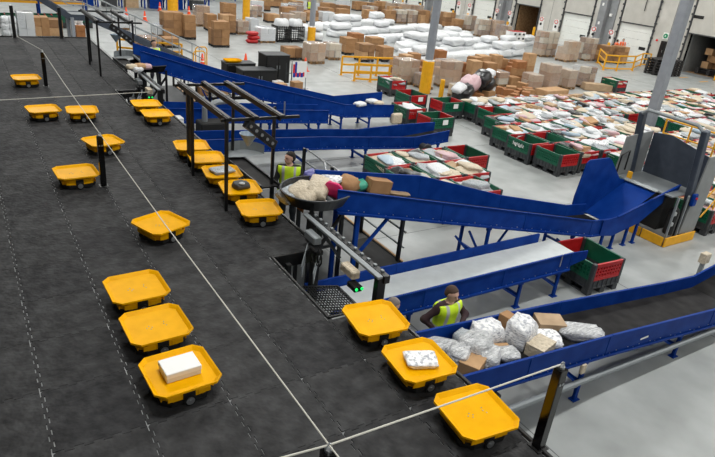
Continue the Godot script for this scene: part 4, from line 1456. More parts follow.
func far_racks() -> void:
	rack(Vector3(8.0, 0, -56.5), 6, 1.9, 4.6, M.blue, M.blue, "blue pallet rack at the far end of the hall behind the cones")
	rack(Vector3(21.0, 0, -66.5), 6, 2.4, 4.6, M.blue, M.blue, "blue pallet rack at the far end of the hall behind the white loads")
	for k in 20:
		var sz := Vector3(rng.randf_range(0.9, 1.3), rng.randf_range(0.6, 1.0), 0.9)
		carton("racked_carton", Vector3(8.9 + 1.9 * (k % 6) + rng.randf_range(-0.1, 0.1), [0.0, 1.445, 2.845, 0.0][int(k / 6.0)] + sz.y * 0.5, -57.05), sz, M[["blue", "bin_grey", "carton_e", "blue"][k % 4]], "dark tote standing in the far blue rack", "totes in the far blue rack", 0.0, Vector2.ZERO, "tote") if k < 18 else null
	rack(Vector3(-4.0, 0, -45.5), 4, 2.8, 3.6, M.blue, M.rail_yellow, "pallet rack with orange beams beyond the robot deck")

# ---------------------------------------------------------------- bulk bins and parcels
func lattice(st: SurfaceTool, c: Vector3, u: Vector3, w: float, h: float, n: int, m: int) -> void:
	# open grid wall of width w along u and height h, standing at c (bottom middle)
	var b := Basis(u, Vector3.UP, u.cross(Vector3.UP))
	bx(st, c + Vector3(0, h - 0.03, 0), Vector3(w, 0.06, 0.05), 0.0, b)
	bx(st, c + Vector3(0, 0.03, 0), Vector3(w, 0.06, 0.04), 0.0, b)
	for i in n + 1: bx(st, c + u * (-w * 0.5 + w * i / n) + Vector3(0, h * 0.5, 0), Vector3(0.032, h, 0.035), 0.0, b)
	for j in m: bx(st, c + Vector3(0, h * (j + 1) / (m + 1), 0), Vector3(w, 0.035, 0.03), 0.0, b)

func make_bin(label: String, group: String) -> Node3D:
	var t := thing("bulk_bin", label, "bin", Vector3.ZERO, 0.0, group)
	var st := mb()
	bx(st, Vector3(0, 0.17, 0), Vector3(1.0, 0.05, 1.2), 0.01)
	for i in 3:
		for j in 3: bx(st, Vector3(-0.41 + 0.41 * i, 0.075, -0.5 + 0.5 * j), Vector3(0.17, 0.15, 0.18), 0.015)
	for i in 3: bx(st, Vector3(-0.41 + 0.41 * i, 0.015, 0), Vector3(0.14, 0.03, 1.18), 0.005)
	obj("base", st, M.bin_grey, t)
	# lower skirt with ribs
	for s in [-1.0, 1.0]:
		st = mb()
		bx(st, Vector3(s * 0.475, 0.27, 0), Vector3(0.03, 0.20, 1.0))
		for k in 7: bx(st, Vector3(s * 0.492, 0.26, -0.45 + 0.15 * k), Vector3(0.03, 0.2, 0.03))
		obj("skirt", st, M.bin_grey, t)
		st = mb()
		bx(st, Vector3(0, 0.27, s * 0.575), Vector3(0.8, 0.20, 0.03))
		for k in 6: bx(st, Vector3(-0.375 + 0.15 * k, 0.26, s * 0.592), Vector3(0.03, 0.2, 0.03))
		obj("skirt", st, M.bin_grey, t)
		st = mb()
		lattice(st, Vector3(s * 0.478, 0.36, 0), Vector3.BACK, 1.0, 0.41, 11, 4)
		obj("side_wall", st, M.bin_green, t)
		st = mb()
		lattice(st, Vector3(0, 0.36, s * 0.578), Vector3.RIGHT, 0.80, 0.41, 9, 4)
		obj("end_wall", st, M.bin_red, t)
		for k in [-1.0, 1.0]:
			st = mb()
			bx(st, Vector3(s * 0.45, 0.47, k * 0.55), Vector3(0.10, 0.62, 0.10), 0.015)
			obj("corner_post", st, M.bin_grey, t)
	# a thin liner sheet behind each grid wall, as in the moulded original
	for s in [-1.0, 1.0]:
		plain("wall_liner", Vector3(s * 0.463, 0.55, 0), Vector3(0.008, 0.36, 1.0), M.bin_green, t)
		plain("wall_liner", Vector3(0, 0.55, s * 0.563), Vector3(0.8, 0.36, 0.008), M.bin_red, t)
	return t

# soft packet: flattened, slightly dented pillow, unit size
func pillow(variant: int, square: float) -> ArrayMesh:
	var key := "pillow%d_%d" % [variant, int(square * 10)]
	if shared.has(key): return shared[key]
	var n := FastNoiseLite.new()
	n.seed = 40 + variant
	n.frequency = 0.9
	n.fractal_octaves = 2
	var st := sm()
	var nu := 14
	var nv := 8
	var P := func(i: int, j: int) -> Vector3:
		var a := TAU * (i % nu) / nu
		var b := -PI / 2 + PI * j / nv
		var q := Vector3(signf(cos(a)) * pow(absf(cos(a)), square) * pow(maxf(cos(b), 0.0), square * 0.8), signf(sin(b)) * pow(absf(sin(b)), 0.9), signf(sin(a)) * pow(absf(sin(a)), square) * pow(maxf(cos(b), 0.0), square * 0.8))
		var d := n.get_noise_3dv(q * 1.6) * 0.22
		return q * 0.5 * (1.0 + d) + Vector3(0, 0.06 * n.get_noise_3dv(q * 3.0 + Vector3(9, 0, 0)), 0)
	for i in nu:
		for j in nv:
			var a: Vector3 = P.call(i, j); var b: Vector3 = P.call(i + 1, j); var c: Vector3 = P.call(i + 1, j + 1); var d: Vector3 = P.call(i, j + 1)
			if j > 0:
				st.add_vertex(a); st.add_vertex(b); st.add_vertex(c)
			if j < nv - 1:
				st.add_vertex(a); st.add_vertex(c); st.add_vertex(d)
	st.index()
	shared[key] = done(st)
	return shared[key]

func carton_mesh() -> ArrayMesh:
	if not shared.has("carton"):
		var st := mb()
		bx(st, Vector3.ZERO, Vector3.ONE, 0.018)
		bx(st, Vector3(0, 0.4995, 0), Vector3(0.96, 0.004, 0.07))
		shared["carton"] = done(st)
	return shared["carton"]

func soft(called: String, p: Vector3, size: Vector3, m: Material, label: String, group: String, turn := 0.0, tilt := Vector2.ZERO, square := 0.55, category := "parcel") -> MeshInstance3D:
	var o := put(called, pillow(rng.randi() % 4, square), m)
	o.transform = Transform3D(Basis.from_euler(Vector3(tilt.x, turn, tilt.y)) * Basis.from_scale(size), p)
	tag(o, label, category, group)
	return o

func carton(called: String, p: Vector3, size: Vector3, m: Material, label: String, group: String, turn := 0.0, tilt := Vector2.ZERO, category := "carton") -> MeshInstance3D:
	var o := put(called, carton_mesh(), m)
	o.transform = Transform3D(Basis.from_euler(Vector3(tilt.x, turn, tilt.y)) * Basis.from_scale(size), p)
	tag(o, label, category, group)
	return o

const FILL := [
	["poly_mailer", "poly_white", "white poly mailer"], ["poly_mailer", "poly_white", "white poly mailer"], ["poly_mailer", "poly_white", "white poly mailer"],
	["poly_mailer", "poly_grey", "crumpled pale grey poly mailer"], ["poly_mailer", "poly_grey", "crumpled pale grey poly mailer"],
	["poly_mailer", "poly_wrap", "clear wrapped packet"],
	["paper_parcel", "poly_cream", "cream paper parcel"], ["paper_parcel", "poly_cream", "cream paper parcel"], ["paper_parcel", "poly_cream", "cream paper parcel"],
	["small_carton", "carton_e", "small tan carton"], ["paper_parcel", "poly_print", "printed paper parcel"],
	["soft_bag", "poly_black", "black plastic bag"], ["soft_bag", "poly_pink", "pale pink soft bag"], ["soft_bag", "poly_blue", "pale blue soft bag"],
	["small_carton", "carton_c", "small light brown carton"], ["paper_parcel", "poly_cream", "cream paper parcel"],
]

func fill_bin(c: Vector3, n: int, level: float, group: String) -> void:
	var spots := [[-0.21, -0.30], [0.21, 0.29], [-0.21, 0.29], [0.21, -0.29], [0.0, 0.0], [0.05, 0.12]]
	for k in n:
		var f: Array = FILL[rng.randi() % FILL.size()]
		var s: Array = spots[k % 6]
		var y := level + (0.09 if k >= 4 else 0.0) + rng.randf_range(-0.03, 0.05)
		var p := c + Vector3(s[0] + rng.randf_range(-0.03, 0.03), y, s[1] + rng.randf_range(-0.03, 0.03))
		var tn := rng.randf_range(-0.25, 0.25)
		var tl := Vector2(rng.randf_range(-0.2, 0.2), rng.randf_range(-0.2, 0.2))
		var lb: String = f[2] + " among the " + group
		if f[0] == "small_carton":
			carton(f[0], p, Vector3(rng.randf_range(0.34, 0.42), rng.randf_range(0.14, 0.2), rng.randf_range(0.42, 0.52)), M[f[1]], lb, group, tn, tl, "parcel")
		else:
			soft(f[0], p, Vector3(rng.randf_range(0.50, 0.58), rng.randf_range(0.14, 0.22), rng.randf_range(0.60, 0.70)), M[f[1]], lb, group, tn, tl, [0.3, 0.45, 0.6][rng.randi() % 3])

var bin_src: Node3D = null
func bin_at(p: Vector3, label: String, group: String, turn := 0.0) -> Node3D:
	claim(p, 1.05, 1.25, true)
	if bin_src == null:
		bin_src = make_bin(label, group)
		bin_src.position = p
		bin_src.rotation.y = turn
		return bin_src
	return copy(bin_src, "bulk_bin", label, group, p, turn)

func bins() -> void:
	bin_at(Vector3(11.36, 0, -7.28), "empty red and green bulk bin at the end of the white belt", "", deg_to_rad(-3))
	# field of bins in rows
	var rows := [[-8.5, 17.55, 19.5], [-9.8, 17.9, 22.0], [-11.1, 19.0, 25.0], [-12.4, 18.9, 28.0], [-13.3, 0, 0], [-14.6, 0, 0]]
	var field := "bulk bins standing in rows on the floor"
	var zr := [-8.25, -9.5, -10.75, -12.0, -13.3, -14.57, -15.84, -17.1, -18.36, -19.75]
	var xs := [17.6, 17.9, 18.3, 19.35, 17.15, 17.05, 17.4, 18.2, 18.95, 19.1]
	var xe := [18.8, 20.5, 23.5, 26.5, 29.0, 32.0, 34.5, 36.0, 37.5, 38.0]
	for r in zr.size():
		var x: float = xs[r]
		var first := true
		var k := 0
		while x < xe[r]:
			var p := Vector3(x + rng.randf_range(-0.03, 0.03), 0, zr[r] + rng.randf_range(-0.05, 0.05))
			# the square column stands in the field
			if absf(p.x - 25.6) < 0.95 and absf(p.z + 15.35) < 1.0:
				x += 1.12
				continue
			var lb := "green and red bulk bin heaped with parcels in the bin rows"
			var empty := false
			if first and r == 4:
				lb = "empty green and red bulk bin at the front corner of the bin rows"; empty = true
			elif first and r == 5:
				lb = "bulk bin with pale lettering on its green side, second along the front"; empty = true
			elif first and r == 8:
				lb = "empty green and red bulk bin standing before loose orange-brown cartons"; empty = true
			elif k == 1 and r in [4, 5]:
				lb = "half empty bulk bin next to an empty front one"; empty = r == 5
			var bn := bin_at(p, lb, field, rng.randf_range(-0.02, 0.02))
			if first and r == 5:
				for j in 8: plain("pale_mark", Vector3(-0.502, 0.60 - 0.02 * (j % 3), -0.24 + 0.07 * j), Vector3(0.008, 0.13 - 0.03 * (j % 2), 0.022 + 0.012 * (j % 3)), M.paper, bn)
			if not empty:
				var far := x > 29.0
				fill_bin(p, 4 if far else 6, rng.randf_range(0.63, 0.74), "parcels heaped in the bulk bins")
			elif k == 1:
				fill_bin(p, 3, 0.45, "parcels heaped in the bulk bins")
			first = false
			k += 1
			x += 1.12
	# cluster beside the low conveyor
	var near := "overfull bulk bins beside the low conveyor"
	for e in [[10.4, -14.05, 1], [11.45, -14.1, 1], [12.5, -14.0, 1], [13.55, -14.05, 0], [10.3, -12.78, 1], [11.35, -12.8, 1], [12.4, -12.75, 1], [10.6, -11.5, 1], [11.65, -11.48, 1]]:
		var p := Vector3(e[0], 0, e[1])
		bin_at(p, "overfull bulk bin packed against others beside the low conveyor" if e[2] else "empty bulk bin among overfull ones beside the low conveyor", near, rng.randf_range(-0.03, 0.03))
		if e[2]: fill_bin(p, 6, rng.randf_range(0.60, 0.70), "parcels heaped in the conveyor-side bins")
	# loose group by the end of the far sloping conveyor
	var b1 := G(387, 95.5)
	bin_at(Vector3(17.95, 0, -24.75), "filled bulk bin standing alone in front of the yellow rail", "")
	fill_bin(Vector3(17.95, 0, -24.75), 6, 0.62, "parcels in the lone bin by the rail")
	for e in [[17.0, -21.85, "green bulk bin with a white label beside the far conveyor end"], [17.9, -20.35, "red sided bulk bin with a white label, near the slim yellow bollard"], [15.55, -18.2, "empty bulk bin between the ends of two blue conveyors"], [15.35, -19.75, "bulk bin receiving parcels at the end of the far sloping conveyor"]]:
		var side: bool = e[0] == 17.9 or e[0] == 15.55
		bin_at(Vector3(e[0], 0, e[1]), e[2], "", PI / 2 if side else 0.0)
		var lab := thing("paper_label", "white paper label on the end wall of the bulk bin " + ("by the lone rail bin" if e[0] > 16.5 and e[0] < 17.5 else ("by the slim bollard" if e[0] > 17.5 else ("between two conveyor ends" if e[1] > -19.0 else "under the far belt end"))), "label", Vector3(e[0] + 0.1, 0.60, e[1] + (0.52 if side else 0.615)))
		plain("sheet", Vector3.ZERO, Vector3(0.26, 0.2, 0.006), M.paper, lab)
	fill_bin(Vector3(15.35, 0, -19.75), 5, 0.6, "parcels in the bin at the conveyor end")
	bin_at(Vector3(33.9, 0, -23.4), "red bulk bin beside wrapped carton pallets", "")
	fill_bin(Vector3(33.9, 0, -23.4), 4, 0.6, "parcels in the red bin by the pallets")

func conveyor_parcels() -> void:
	var g := "parcels on the wide near belt"
	var y := 1.04
	var list := [
		["poly_mailer", 441, 346, 0, Vector3(0.78, 0.16, 0.30), "poly_wrap", -0.75, "long crumpled clear plastic mailer at the start of the near belt"],
		["poly_mailer", 459, 356, 0, Vector3(0.40, 0.34, 0.32), "poly_wrap", 0.6, "shiny clear bag with dark spot at the start of the near belt"],
		["carton_parcel", 472, 366, 0, Vector3(0.36, 0.24, 0.30), "carton_c", 0.5, "tan carton corner showing at the start of the near belt"],
		["poly_mailer", 464, 339, 0, Vector3(0.30, 0.26, 0.30), "poly_grey", 0.3, "bluish grey bag against the back panel of the near belt"],
		["poly_mailer", 475, 347, 0, Vector3(0.50, 0.44, 0.44), "poly_wrap", 0.2, "large round clear-wrapped bundle on the near belt"],
		["poly_mailer", 487, 334, 0, Vector3(0.52, 0.36, 0.34), "poly_print", -0.1, "white printed bag against the panel of the near belt"],
		["poly_mailer", 489, 358, 0, Vector3(0.46, 0.30, 0.32), "poly_wrap", 0.7, "clear bag with dark stripes at the front of the near belt heap"],
		["carton_parcel", 501, 351, 0, Vector3(0.30, 0.12, 0.24), "carton_c", -0.3, "small tan carton half covered by clear bags on the near belt"],
		["poly_mailer", 508, 354, 0, Vector3(0.34, 0.16, 0.30), "poly_wrap", -0.3, "small clear bag over a tan carton on the near belt"],
		["carton_parcel", 508, 325, 0, Vector3(0.20, 0.36, 0.28), "carton_a", 0.15, "upright brown carton behind a white bag on the near belt"],
		["poly_mailer", 521, 332, 0, Vector3(0.50, 0.44, 0.40), "poly_print", 0.35, "square white bag with grey print in the middle of the near belt"],
		["carton_parcel", 549, 324, 0, Vector3(0.46, 0.20, 0.36), "carton_e", -0.5, "film wrapped tan carton beside the back panel of the near belt"],
		["poly_mailer", 546, 339, 0, Vector3(0.48, 0.16, 0.40), "poly_print", -0.5, "pale mailer with black print on the near belt"],
		["carton_parcel", 540, 348, 0, Vector3(0.42, 0.22, 0.30), "poly_cream", 0.25, "cream paper box by the front panel of the near belt"],
		["poly_mailer", 581, 332, 0, Vector3(0.74, 0.22, 0.36), "poly_wrap", -0.62, "long silvery wrapped roll lying alone on the near belt"],
	]
	for e in list:
		var by := top_at([Vector2(4.46, 1.49), Vector2(8.2, 1.19), Vector2(11.5, 0.86)], G(e[1], e[2], 1.1).x) - 0.255
		var p := G(e[1], e[2], by + e[4].y * 0.5)
		if e[0] == "carton_parcel":
			carton(e[0], p, e[4], M[e[5]], e[7], g, e[6], Vector2.ZERO, "parcel")
		else:
			soft(e[0], p, e[4], M[e[5]], e[7], g, e[6], Vector2(0, 0), 0.28 if e[5] == "poly_print" else 0.5)
	# loads on robots
	var r9 := G(180, 371, DECK + 0.235)
	var wb := thing("white_box", "plain white lidded box riding on a yellow tray robot", "box", Vector3(r9.x + 0.0, DECK + 0.226, r9.z), deg_to_rad(3))
	plain("body", Vector3(0, 0.05, 0), Vector3(0.36, 0.10, 0.26), M.white_box, wb, 0.006)
	plain("lid", Vector3(0, 0.085, 0), Vector3(0.372, 0.06, 0.272), M.paper, wb, 0.006)
	soft("printed_parcel", G(421, 360, DECK + 0.25) * Vector3(1, 0, 1) + Vector3(0, DECK + 0.262, 0), Vector3(0.36, 0.075, 0.28), M.poly_print, "flat white printed parcel lying on a tray robot at the deck edge", "", deg_to_rad(-22), Vector2.ZERO, 0.25)
	var sb := soft("silver_bag", G(222, 170, DECK + 0.26), Vector3(0.44, 0.07, 0.34), M.poly_grey, "silvery patterned bag lying on a tray robot in the queue", "", 0.1, Vector2.ZERO, 0.3)
	var db := soft("dark_parcel", G(241, 185, DECK + 0.28), Vector3(0.30, 0.13, 0.26), M.bin_grey, "dark grey parcel with pale label on a tray robot in the queue", "", 0.2, Vector2.ZERO, 0.4)
	var dl := thing("pale_label", "round pale label on top of the dark grey parcel", "label", G(242, 183, DECK + 0.355))
	var st := mb()
	cyl(st, Vector3(0, -0.012, 0), Vector3(0, 0.002, 0), 0.055, 12)
	obj("sheet", st, M.poly_grey, dl)
	# heap in the tub and the head of the sloping belt
	var h := "parcels heaped in the near tub"
	for e in [[292, 194, 2.46, Vector3(0.5, 0.2, 0.4), "poly_grey", 0.2, "pale grey bag at the worker's side of the tub"], [305, 193, 2.48, Vector3(0.62, 0.26, 0.5), "poly_cream", 0.5, "large cream sack in the tub"], [318, 188, 2.52, Vector3(0.66, 0.26, 0.40), "poly_cream", 0.9, "cream bag with open neck leaning in the tub"], [313, 178, 2.50, Vector3(0.34, 0.28, 0.3), "poly_violet", 0.3, "violet blue bag behind the cream sacks in the tub"], [327, 180, 2.58, Vector3(0.55, 0.14, 0.30), "poly_print", -0.9, "printed cream flap on top of the tub heap"], [334, 190, 2.56, Vector3(0.10, 0.30, 0.34), "poly_magenta", 0.5, "bright pink bag at the lip of the sloping belt"], [347, 185, 2.46, Vector3(0.40, 0.30, 0.40), "carton_a", 0.5, "tan paper parcel beside the pink bag"], [359, 184, 2.36, Vector3(0.26, 0.18, 0.34), "poly_teal", 0.1, "green and white bag on the sloping belt"]]:
		soft("heaped_parcel", G(e[0], e[1], e[2]), e[3], M[e[4]], e[6], h, e[5], Vector2(0.1, 0.15), 0.4)
	carton("carton_parcel", G(376, 184, 2.32), Vector3(0.5, 0.26, 0.4), M.carton_a, "rounded brown carton on the sloping belt", h, 0.0, Vector2(0, -0.2), "parcel")
	soft("poly_mailer", G(396, 192, 2.05), Vector3(0.6, 0.08, 0.36), M.carton_e, "flat tan mailer further down the sloping belt", h, 0.0, Vector2(0, -0.2), 0.4)
	for e in [[132, 67, 2.6, "poly_cream"], [140, 66, 2.62, "carton_c"], [146, 66.5, 2.58, "poly_pink"], [137, 69, 2.55, "poly_white"]]:
		soft("heaped_parcel", G(e[0], e[1], e[2]), Vector3(0.32, 0.16, 0.28), M[e[3]], "small parcel in the far tub beside the other worker", "parcels heaped in the far tub", 0.3, Vector2.ZERO, 0.45)
	for e in [[360, 104, 1.0, "poly_white"], [372, 101, 0.95, "poly_white"], [378, 103, 0.9, "poly_cream"]]:
		soft("poly_mailer", G(e[0], e[1], e[2]), Vector3(0.5, 0.16, 0.4), M[e[3]], "white mailer at the lower end of the far sloping belt", "mailers at the end of the far belt", 0.3, Vector2.ZERO, 0.5)

# ---------------------------------------------------------------- pallet loads, loose cartons, white bales
# a pallet load whose foot shows at (px, py) and that measures wpx by hpx in the photo; depth is a pallet's
func stack_at(px: float, py: float, wpx: float, hpx: float, kind: String, label: String, group: String, turn := 0.0) -> void:
	var p := G(px, py)
	var far := CAM_POS.distance_to(p)
	var w := clampf(wpx * far / FOCAL, 0.5, 2.2)
	var h := clampf(hpx * far / FOCAL * 0.86, 0.45, 2.4)
	if group.begins_with("carton pallets in the far") or group.begins_with("carton pallets crowded"):
		if p.x > 47.6 or not claim(p + Vector3(0.25, 0, -0.45), w * 0.82 + 0.1, 1.1): return
	else:
		claim(p + Vector3(0.25, 0, -0.45), w * 0.82 + 0.1, 1.1, true)
	stack_box(p, w, h, kind, label, group, turn)

func stack_box(p: Vector3, w: float, h: float, kind: String, label: String, group: String, turn := 0.0) -> void:
	var d := 1.0
	var c := p + Vector3(0.25, 0, -0.45)
	var t := thing("pallet_load", label, "pallet load", c, turn, group)
	w *= 0.82
	put("pallet", pallet_mesh(), M.wood_dark if kind in ["kraft", "bags"] else M.wood, t, Transform3D(Basis.from_scale(Vector3(w, 1.0, d))))
	var y0 := 0.145
	var hh := maxf(h - y0, 0.3)
	var mats: Array = {"kraft": ["carton_a", "carton_b", "carton_c", "carton_a"], "tan": ["carton_e", "carton_c", "carton_a", "carton_e"], "white": ["poly_white", "white_box", "bale_white"], "print": ["white_box", "white_box", "paper"], "bags": ["bale_white"], "orange": ["carton_d", "carton_a"], "mixed": ["carton_a", "carton_e", "carton_b", "poly_cream"]}[kind]
	if kind == "bags":
		for k in 3:
			for j in 2:
				put("sack", pillow(rng.randi() % 4, 0.5), M.bale_white, t, Transform3D(Basis.from_euler(Vector3(0, rng.randf_range(-0.2, 0.2), 0)) * Basis.from_scale(Vector3(w * 0.6, hh * 0.42, 0.62)), Vector3((j - 0.5) * w * 0.45, y0 + hh * (0.18 + 0.3 * k), 0.15)))
		return
	var nx := maxi(1, int(round(w / 0.55)))
	var ny := maxi(1, int(round(hh / 0.42)))
	var nz := 2
	for iy in ny:
		for ix in nx:
			for iz in nz:
				if iy == ny - 1 and iz == 0 and rng.randf() < 0.25 and ny > 2: continue
				var s := Vector3(w / nx - 0.012, hh / ny - 0.008, d / nz - 0.012)
				if kind == "mixed": s *= Vector3(rng.randf_range(0.85, 1.0), rng.randf_range(0.9, 1.0), rng.randf_range(0.85, 1.0))
				var q := Vector3((ix + 0.5) * w / nx - w * 0.5 + rng.randf_range(-0.012, 0.012), y0 + iy * hh / ny + s.y * 0.5, (iz + 0.5) * d / nz - d * 0.5 + rng.randf_range(-0.012, 0.012))
				put("carton", carton_mesh(), M[mats[rng.randi() % mats.size()]], t, Transform3D(Basis(Vector3.UP, rng.randf_range(-0.02, 0.02)) * Basis.from_scale(s), q))
				if kind == "print" and iz == 1:
					put("print_panel", carton_mesh(), M.bin_grey, t, Transform3D(Basis.from_scale(Vector3(s.x * 0.5, s.y * 0.45, 0.006)), q + Vector3(0, 0, s.z * 0.5 + 0.003)))
	if kind == "print":
		put("red_sheet", carton_mesh(), M.bin_red, t, Transform3D(Basis.from_scale(Vector3(w, 0.02, d * 0.8)), Vector3(0, y0 + hh + 0.01, 0)))
	if kind in ["tan", "mixed", "white"]:
		var st := mb()
		bx(st, Vector3(0, y0 + hh * 0.5, 0), Vector3(w + 0.05, hh + 0.03, d + 0.05), 0.05)
		obj("stretch_film", st, M.film, t)

func wire_crate(p: Vector3, label: String) -> void:
	var t := thing("wire_crate", label, "crate", p, 0.0, "black crates with white bags")
	for k in 4:
		var a := k * PI / 2
		var st := mb()
		var n := 7
		for i in n: bx(st, Vector3(sin(a) * 0.5, 0.6, cos(a) * 0.5) + Vector3(cos(a), 0, -sin(a)) * (-0.5 + float(i) / (n - 1)), Vector3(0.04, 1.0, 0.04))
		for i in 4:
			var c := Vector3(sin(a) * 0.5, 0.15 + 0.3 * i, cos(a) * 0.5)
			bar(st, c + Vector3(cos(a), 0, -sin(a)) * -0.5, c + Vector3(cos(a), 0, -sin(a)) * 0.5, 0.04, 0.05)
		obj("mesh_side", st, M.black, t)
	plain("floor_tray", Vector3(0, 0.1, 0), Vector3(1.0, 0.06, 1.0), M.black, t)
	for x in [-0.45, 0.45]:
		for z in [-0.45, 0.45]: plain("foot", Vector3(x, 0.04, z), Vector3(0.1, 0.08, 0.1), M.black, t)

func pallet_goods() -> void:
	var A := "carton pallets around the open floor"
	var iso := [
		[217.5, 47.5, 19, 27, "kraft", "tall brown carton stack standing alone on the open floor"],
		[200, 26.5, 15, 21, "tan", "brown carton stack beside the yellow banded column"],
		[170, 38, 22, 26, "kraft", "wide block of brown cartons behind the white carton"],
		[186.5, 39.5, 13, 25, "kraft", "narrow brown carton stack beside the wide carton block"],
		[209, 31, 11, 17, "kraft", "carton pallet with a pale side label behind the lone stack"],
		[225.5, 34.5, 16, 20, "kraft", "squarish brown carton stack just behind the lone stack"],
		[240, 34.5, 13, 14, "tan", "low wrapped carton pallet in front of the yellow column guard"],
		[227, 18, 15, 15, "kraft", "rounded carton pile behind the carton stacks"],
		[251, 34, 10, 16, "white", "narrow white wrapped pallet next to a low carton pallet"],
		[249, 21, 13, 16, "mixed", "greyish wrapped carton pallet behind the yellow column guard"],
		[264, 43, 19, 16, "white", "white wrapped pallet with red packs at its side"],
		[291, 60, 21, 13, "kraft", "low pile of flat brown cartons near the sign"],
		[313, 64, 20, 22, "tan", "wrapped carton pallet with a white sheet on its front"],
		[331, 60, 16, 18, "mixed", "wrapped carton pallet next to the white-sheeted one"],
		[347, 55, 14, 18, "kraft", "brown carton pallet behind the forward wrapped ones"],
		[364, 62, 17, 19, "kraft", "large brown carton behind the yellow rail"],
		[384, 62, 15, 16, "kraft", "brown carton pallet at the end of the yellow rail"],
		[374, 51, 17, 14, "kraft", "carton pallet standing behind the yellow rail cartons"],
		[355, 45, 15, 12, "orange", "single orange-brown carton on a pallet amid white bales"],
		[405, 85, 24, 27, "tan", "wrapped carton pallet between the rail and the round column"],
		[447, 88, 26, 29, "tan", "big wrapped carton pallet beside the slim bollard"],
		[424, 90, 14, 16, "mixed", "low wrapped pallet at the foot of the round column"],
		[462, 100, 22, 15, "mixed", "brown wrapped heap in front of the dark bags"],
		[533, 91, 15, 17, "tan", "wrapped tan carton pallet first in the row behind the bins"],
		[549, 90, 15, 26, "tan", "tallest wrapped carton pallet in the row behind the bins"],
		[567, 89.5, 14, 20, "tan", "wrapped carton pallet third in the row behind the bins"],
		[584, 88, 20, 22, "mixed", "loosely wrapped carton pallet next to the red bin"],
		[515, 85, 14, 25, "orange", "tall plain brown carton tower behind the loose cartons"],
		[499, 87, 15, 16, "mixed", "grey wrapped pallet beside the brown carton tower"],
		[545, 57, 24, 26, "mixed", "bulky wrapped pallet before a closed dock door"],
		[568, 62, 22, 21, "tan", "square wrapped carton pallet in front of the dock doors"],
		[587, 61, 16, 23, "mixed", "wrapped carton pallet beside the orange railing"],
		[515, 46.5, 19, 15, "print", "white printed carton pallet with a red top sheet"],
		[503, 43, 14, 18, "mixed", "brown wrapped pallet left of the printed white one, under the dark pilaster"],
		[604, 63, 15, 17, "kraft", "carton pallet inside the orange railing by the pilaster"],
		[619, 64, 16, 17, "kraft", "carton pallet inside the orange railing by the workers"],
	]
	for e in iso: stack_at(e[0], e[1], e[2], e[3], e[4], e[5].replace("left of", "next to"), A, rng.randf_range(-0.05, 0.05))
	# rows towards the dock doors and the far end
	var B := "carton pallets crowded before the far dock doors"
	for e in [[482, 37, 14, 18], [495, 38, 14, 18], [468, 31, 15, 16], [457, 31, 9, 12], [447, 28, 14, 16], [434, 26, 12, 13], [422, 25, 13, 15], [410, 24, 13, 14], [399, 23.5, 13, 14], [388, 23, 13, 13], [376, 22, 13, 12], [404, 16, 13, 12], [416, 17, 13, 12], [392, 14, 13, 11], [474, 24, 12, 14], [489, 28, 12, 14]]:
		stack_at(e[0], e[1], e[2], e[3], ["mixed", "kraft", "tan"][rng.randi() % 3], "wrapped carton pallet crowded with others before the far dock doors", B, rng.randf_range(-0.08, 0.08))
	var pk := G(258, 11)
	claim(pk + Vector3(0.25, 0, -0.45), 2.4, 1.2, true)
	stack_box(pk, 2.6, 1.3, "kraft", "far carton pallet carrying pink bales on top", A)
	for k in 3: soft("pink_bale", pk + Vector3(0.25 - 0.7 + 0.7 * k, 1.3 + 0.15, -0.45), Vector3(0.72, 0.34, 0.8), M.poly_magenta, "pink bale on top of a far carton pallet", "pink bales on the far pallet", 0.1, Vector2.ZERO, 0.4, "bale")
	var C := "carton pallets in the far block beyond the white bales"
	for r in 5:
		for k in 13:
			var px := 256.0 + 14.2 * k + rng.randf_range(-4, 4)
			var py := 8.0 + 4.6 * r + 0.028 * (px - 256.0) + rng.randf_range(-1, 1)
			if px > 300.0 and py > 24.0 or px < 305.0 and r == 4: continue
			stack_at(px, py, 15, rng.randf_range(8, 13), ["mixed", "kraft", "tan", "kraft", "white"][rng.randi() % 5], "carton pallet in the far block beyond the white bales", C, rng.randf_range(-0.1, 0.1))
	for k in 2: wire_crate(G([281, 295][k], 42.5) + Vector3(0.2, 0, -0.5), ["black wire crate with white bag next to the red and white pallet", "black wire crate with white bag next to a grey column"][k])
	for k in 2: soft("white_sack", G([281, 295][k], 42.5) + Vector3(0.2, 1.2, -0.5), Vector3(0.95, 0.75, 0.9), M.bale_white, ["white sack bulging from the crate by the red and white pallet", "white sack bulging from the crate by the grey column"][k], "sacks in the black crates", 0.2, Vector2.ZERO, 0.6, "sack")
	for k in 3: soft("red_pack", G(252, 43, 0.0) + Vector3(0.1 * (k % 2), 0.14 + 0.25 * k, 0), Vector3(0.8, 0.27, 0.6), M.bin_red, "red plastic pack stacked beside a white wrapped pallet", "red packs by the white pallet", 0.1 * k, Vector2.ZERO, 0.5)
	# white bales in long rows
	var W := "white plastic bales lying in rows"
	var lines := [[[322, 30], [395, 24], 10], [[330, 37], [436, 29], 13], [[345, 45], [470, 36], 14], [[398, 52], [498, 42], 13], [[402, 59], [520, 46], 15], [[412, 66], [528, 54], 14], [[305, 30], [318, 44], 4], [[405, 45], [425, 41], 3]]
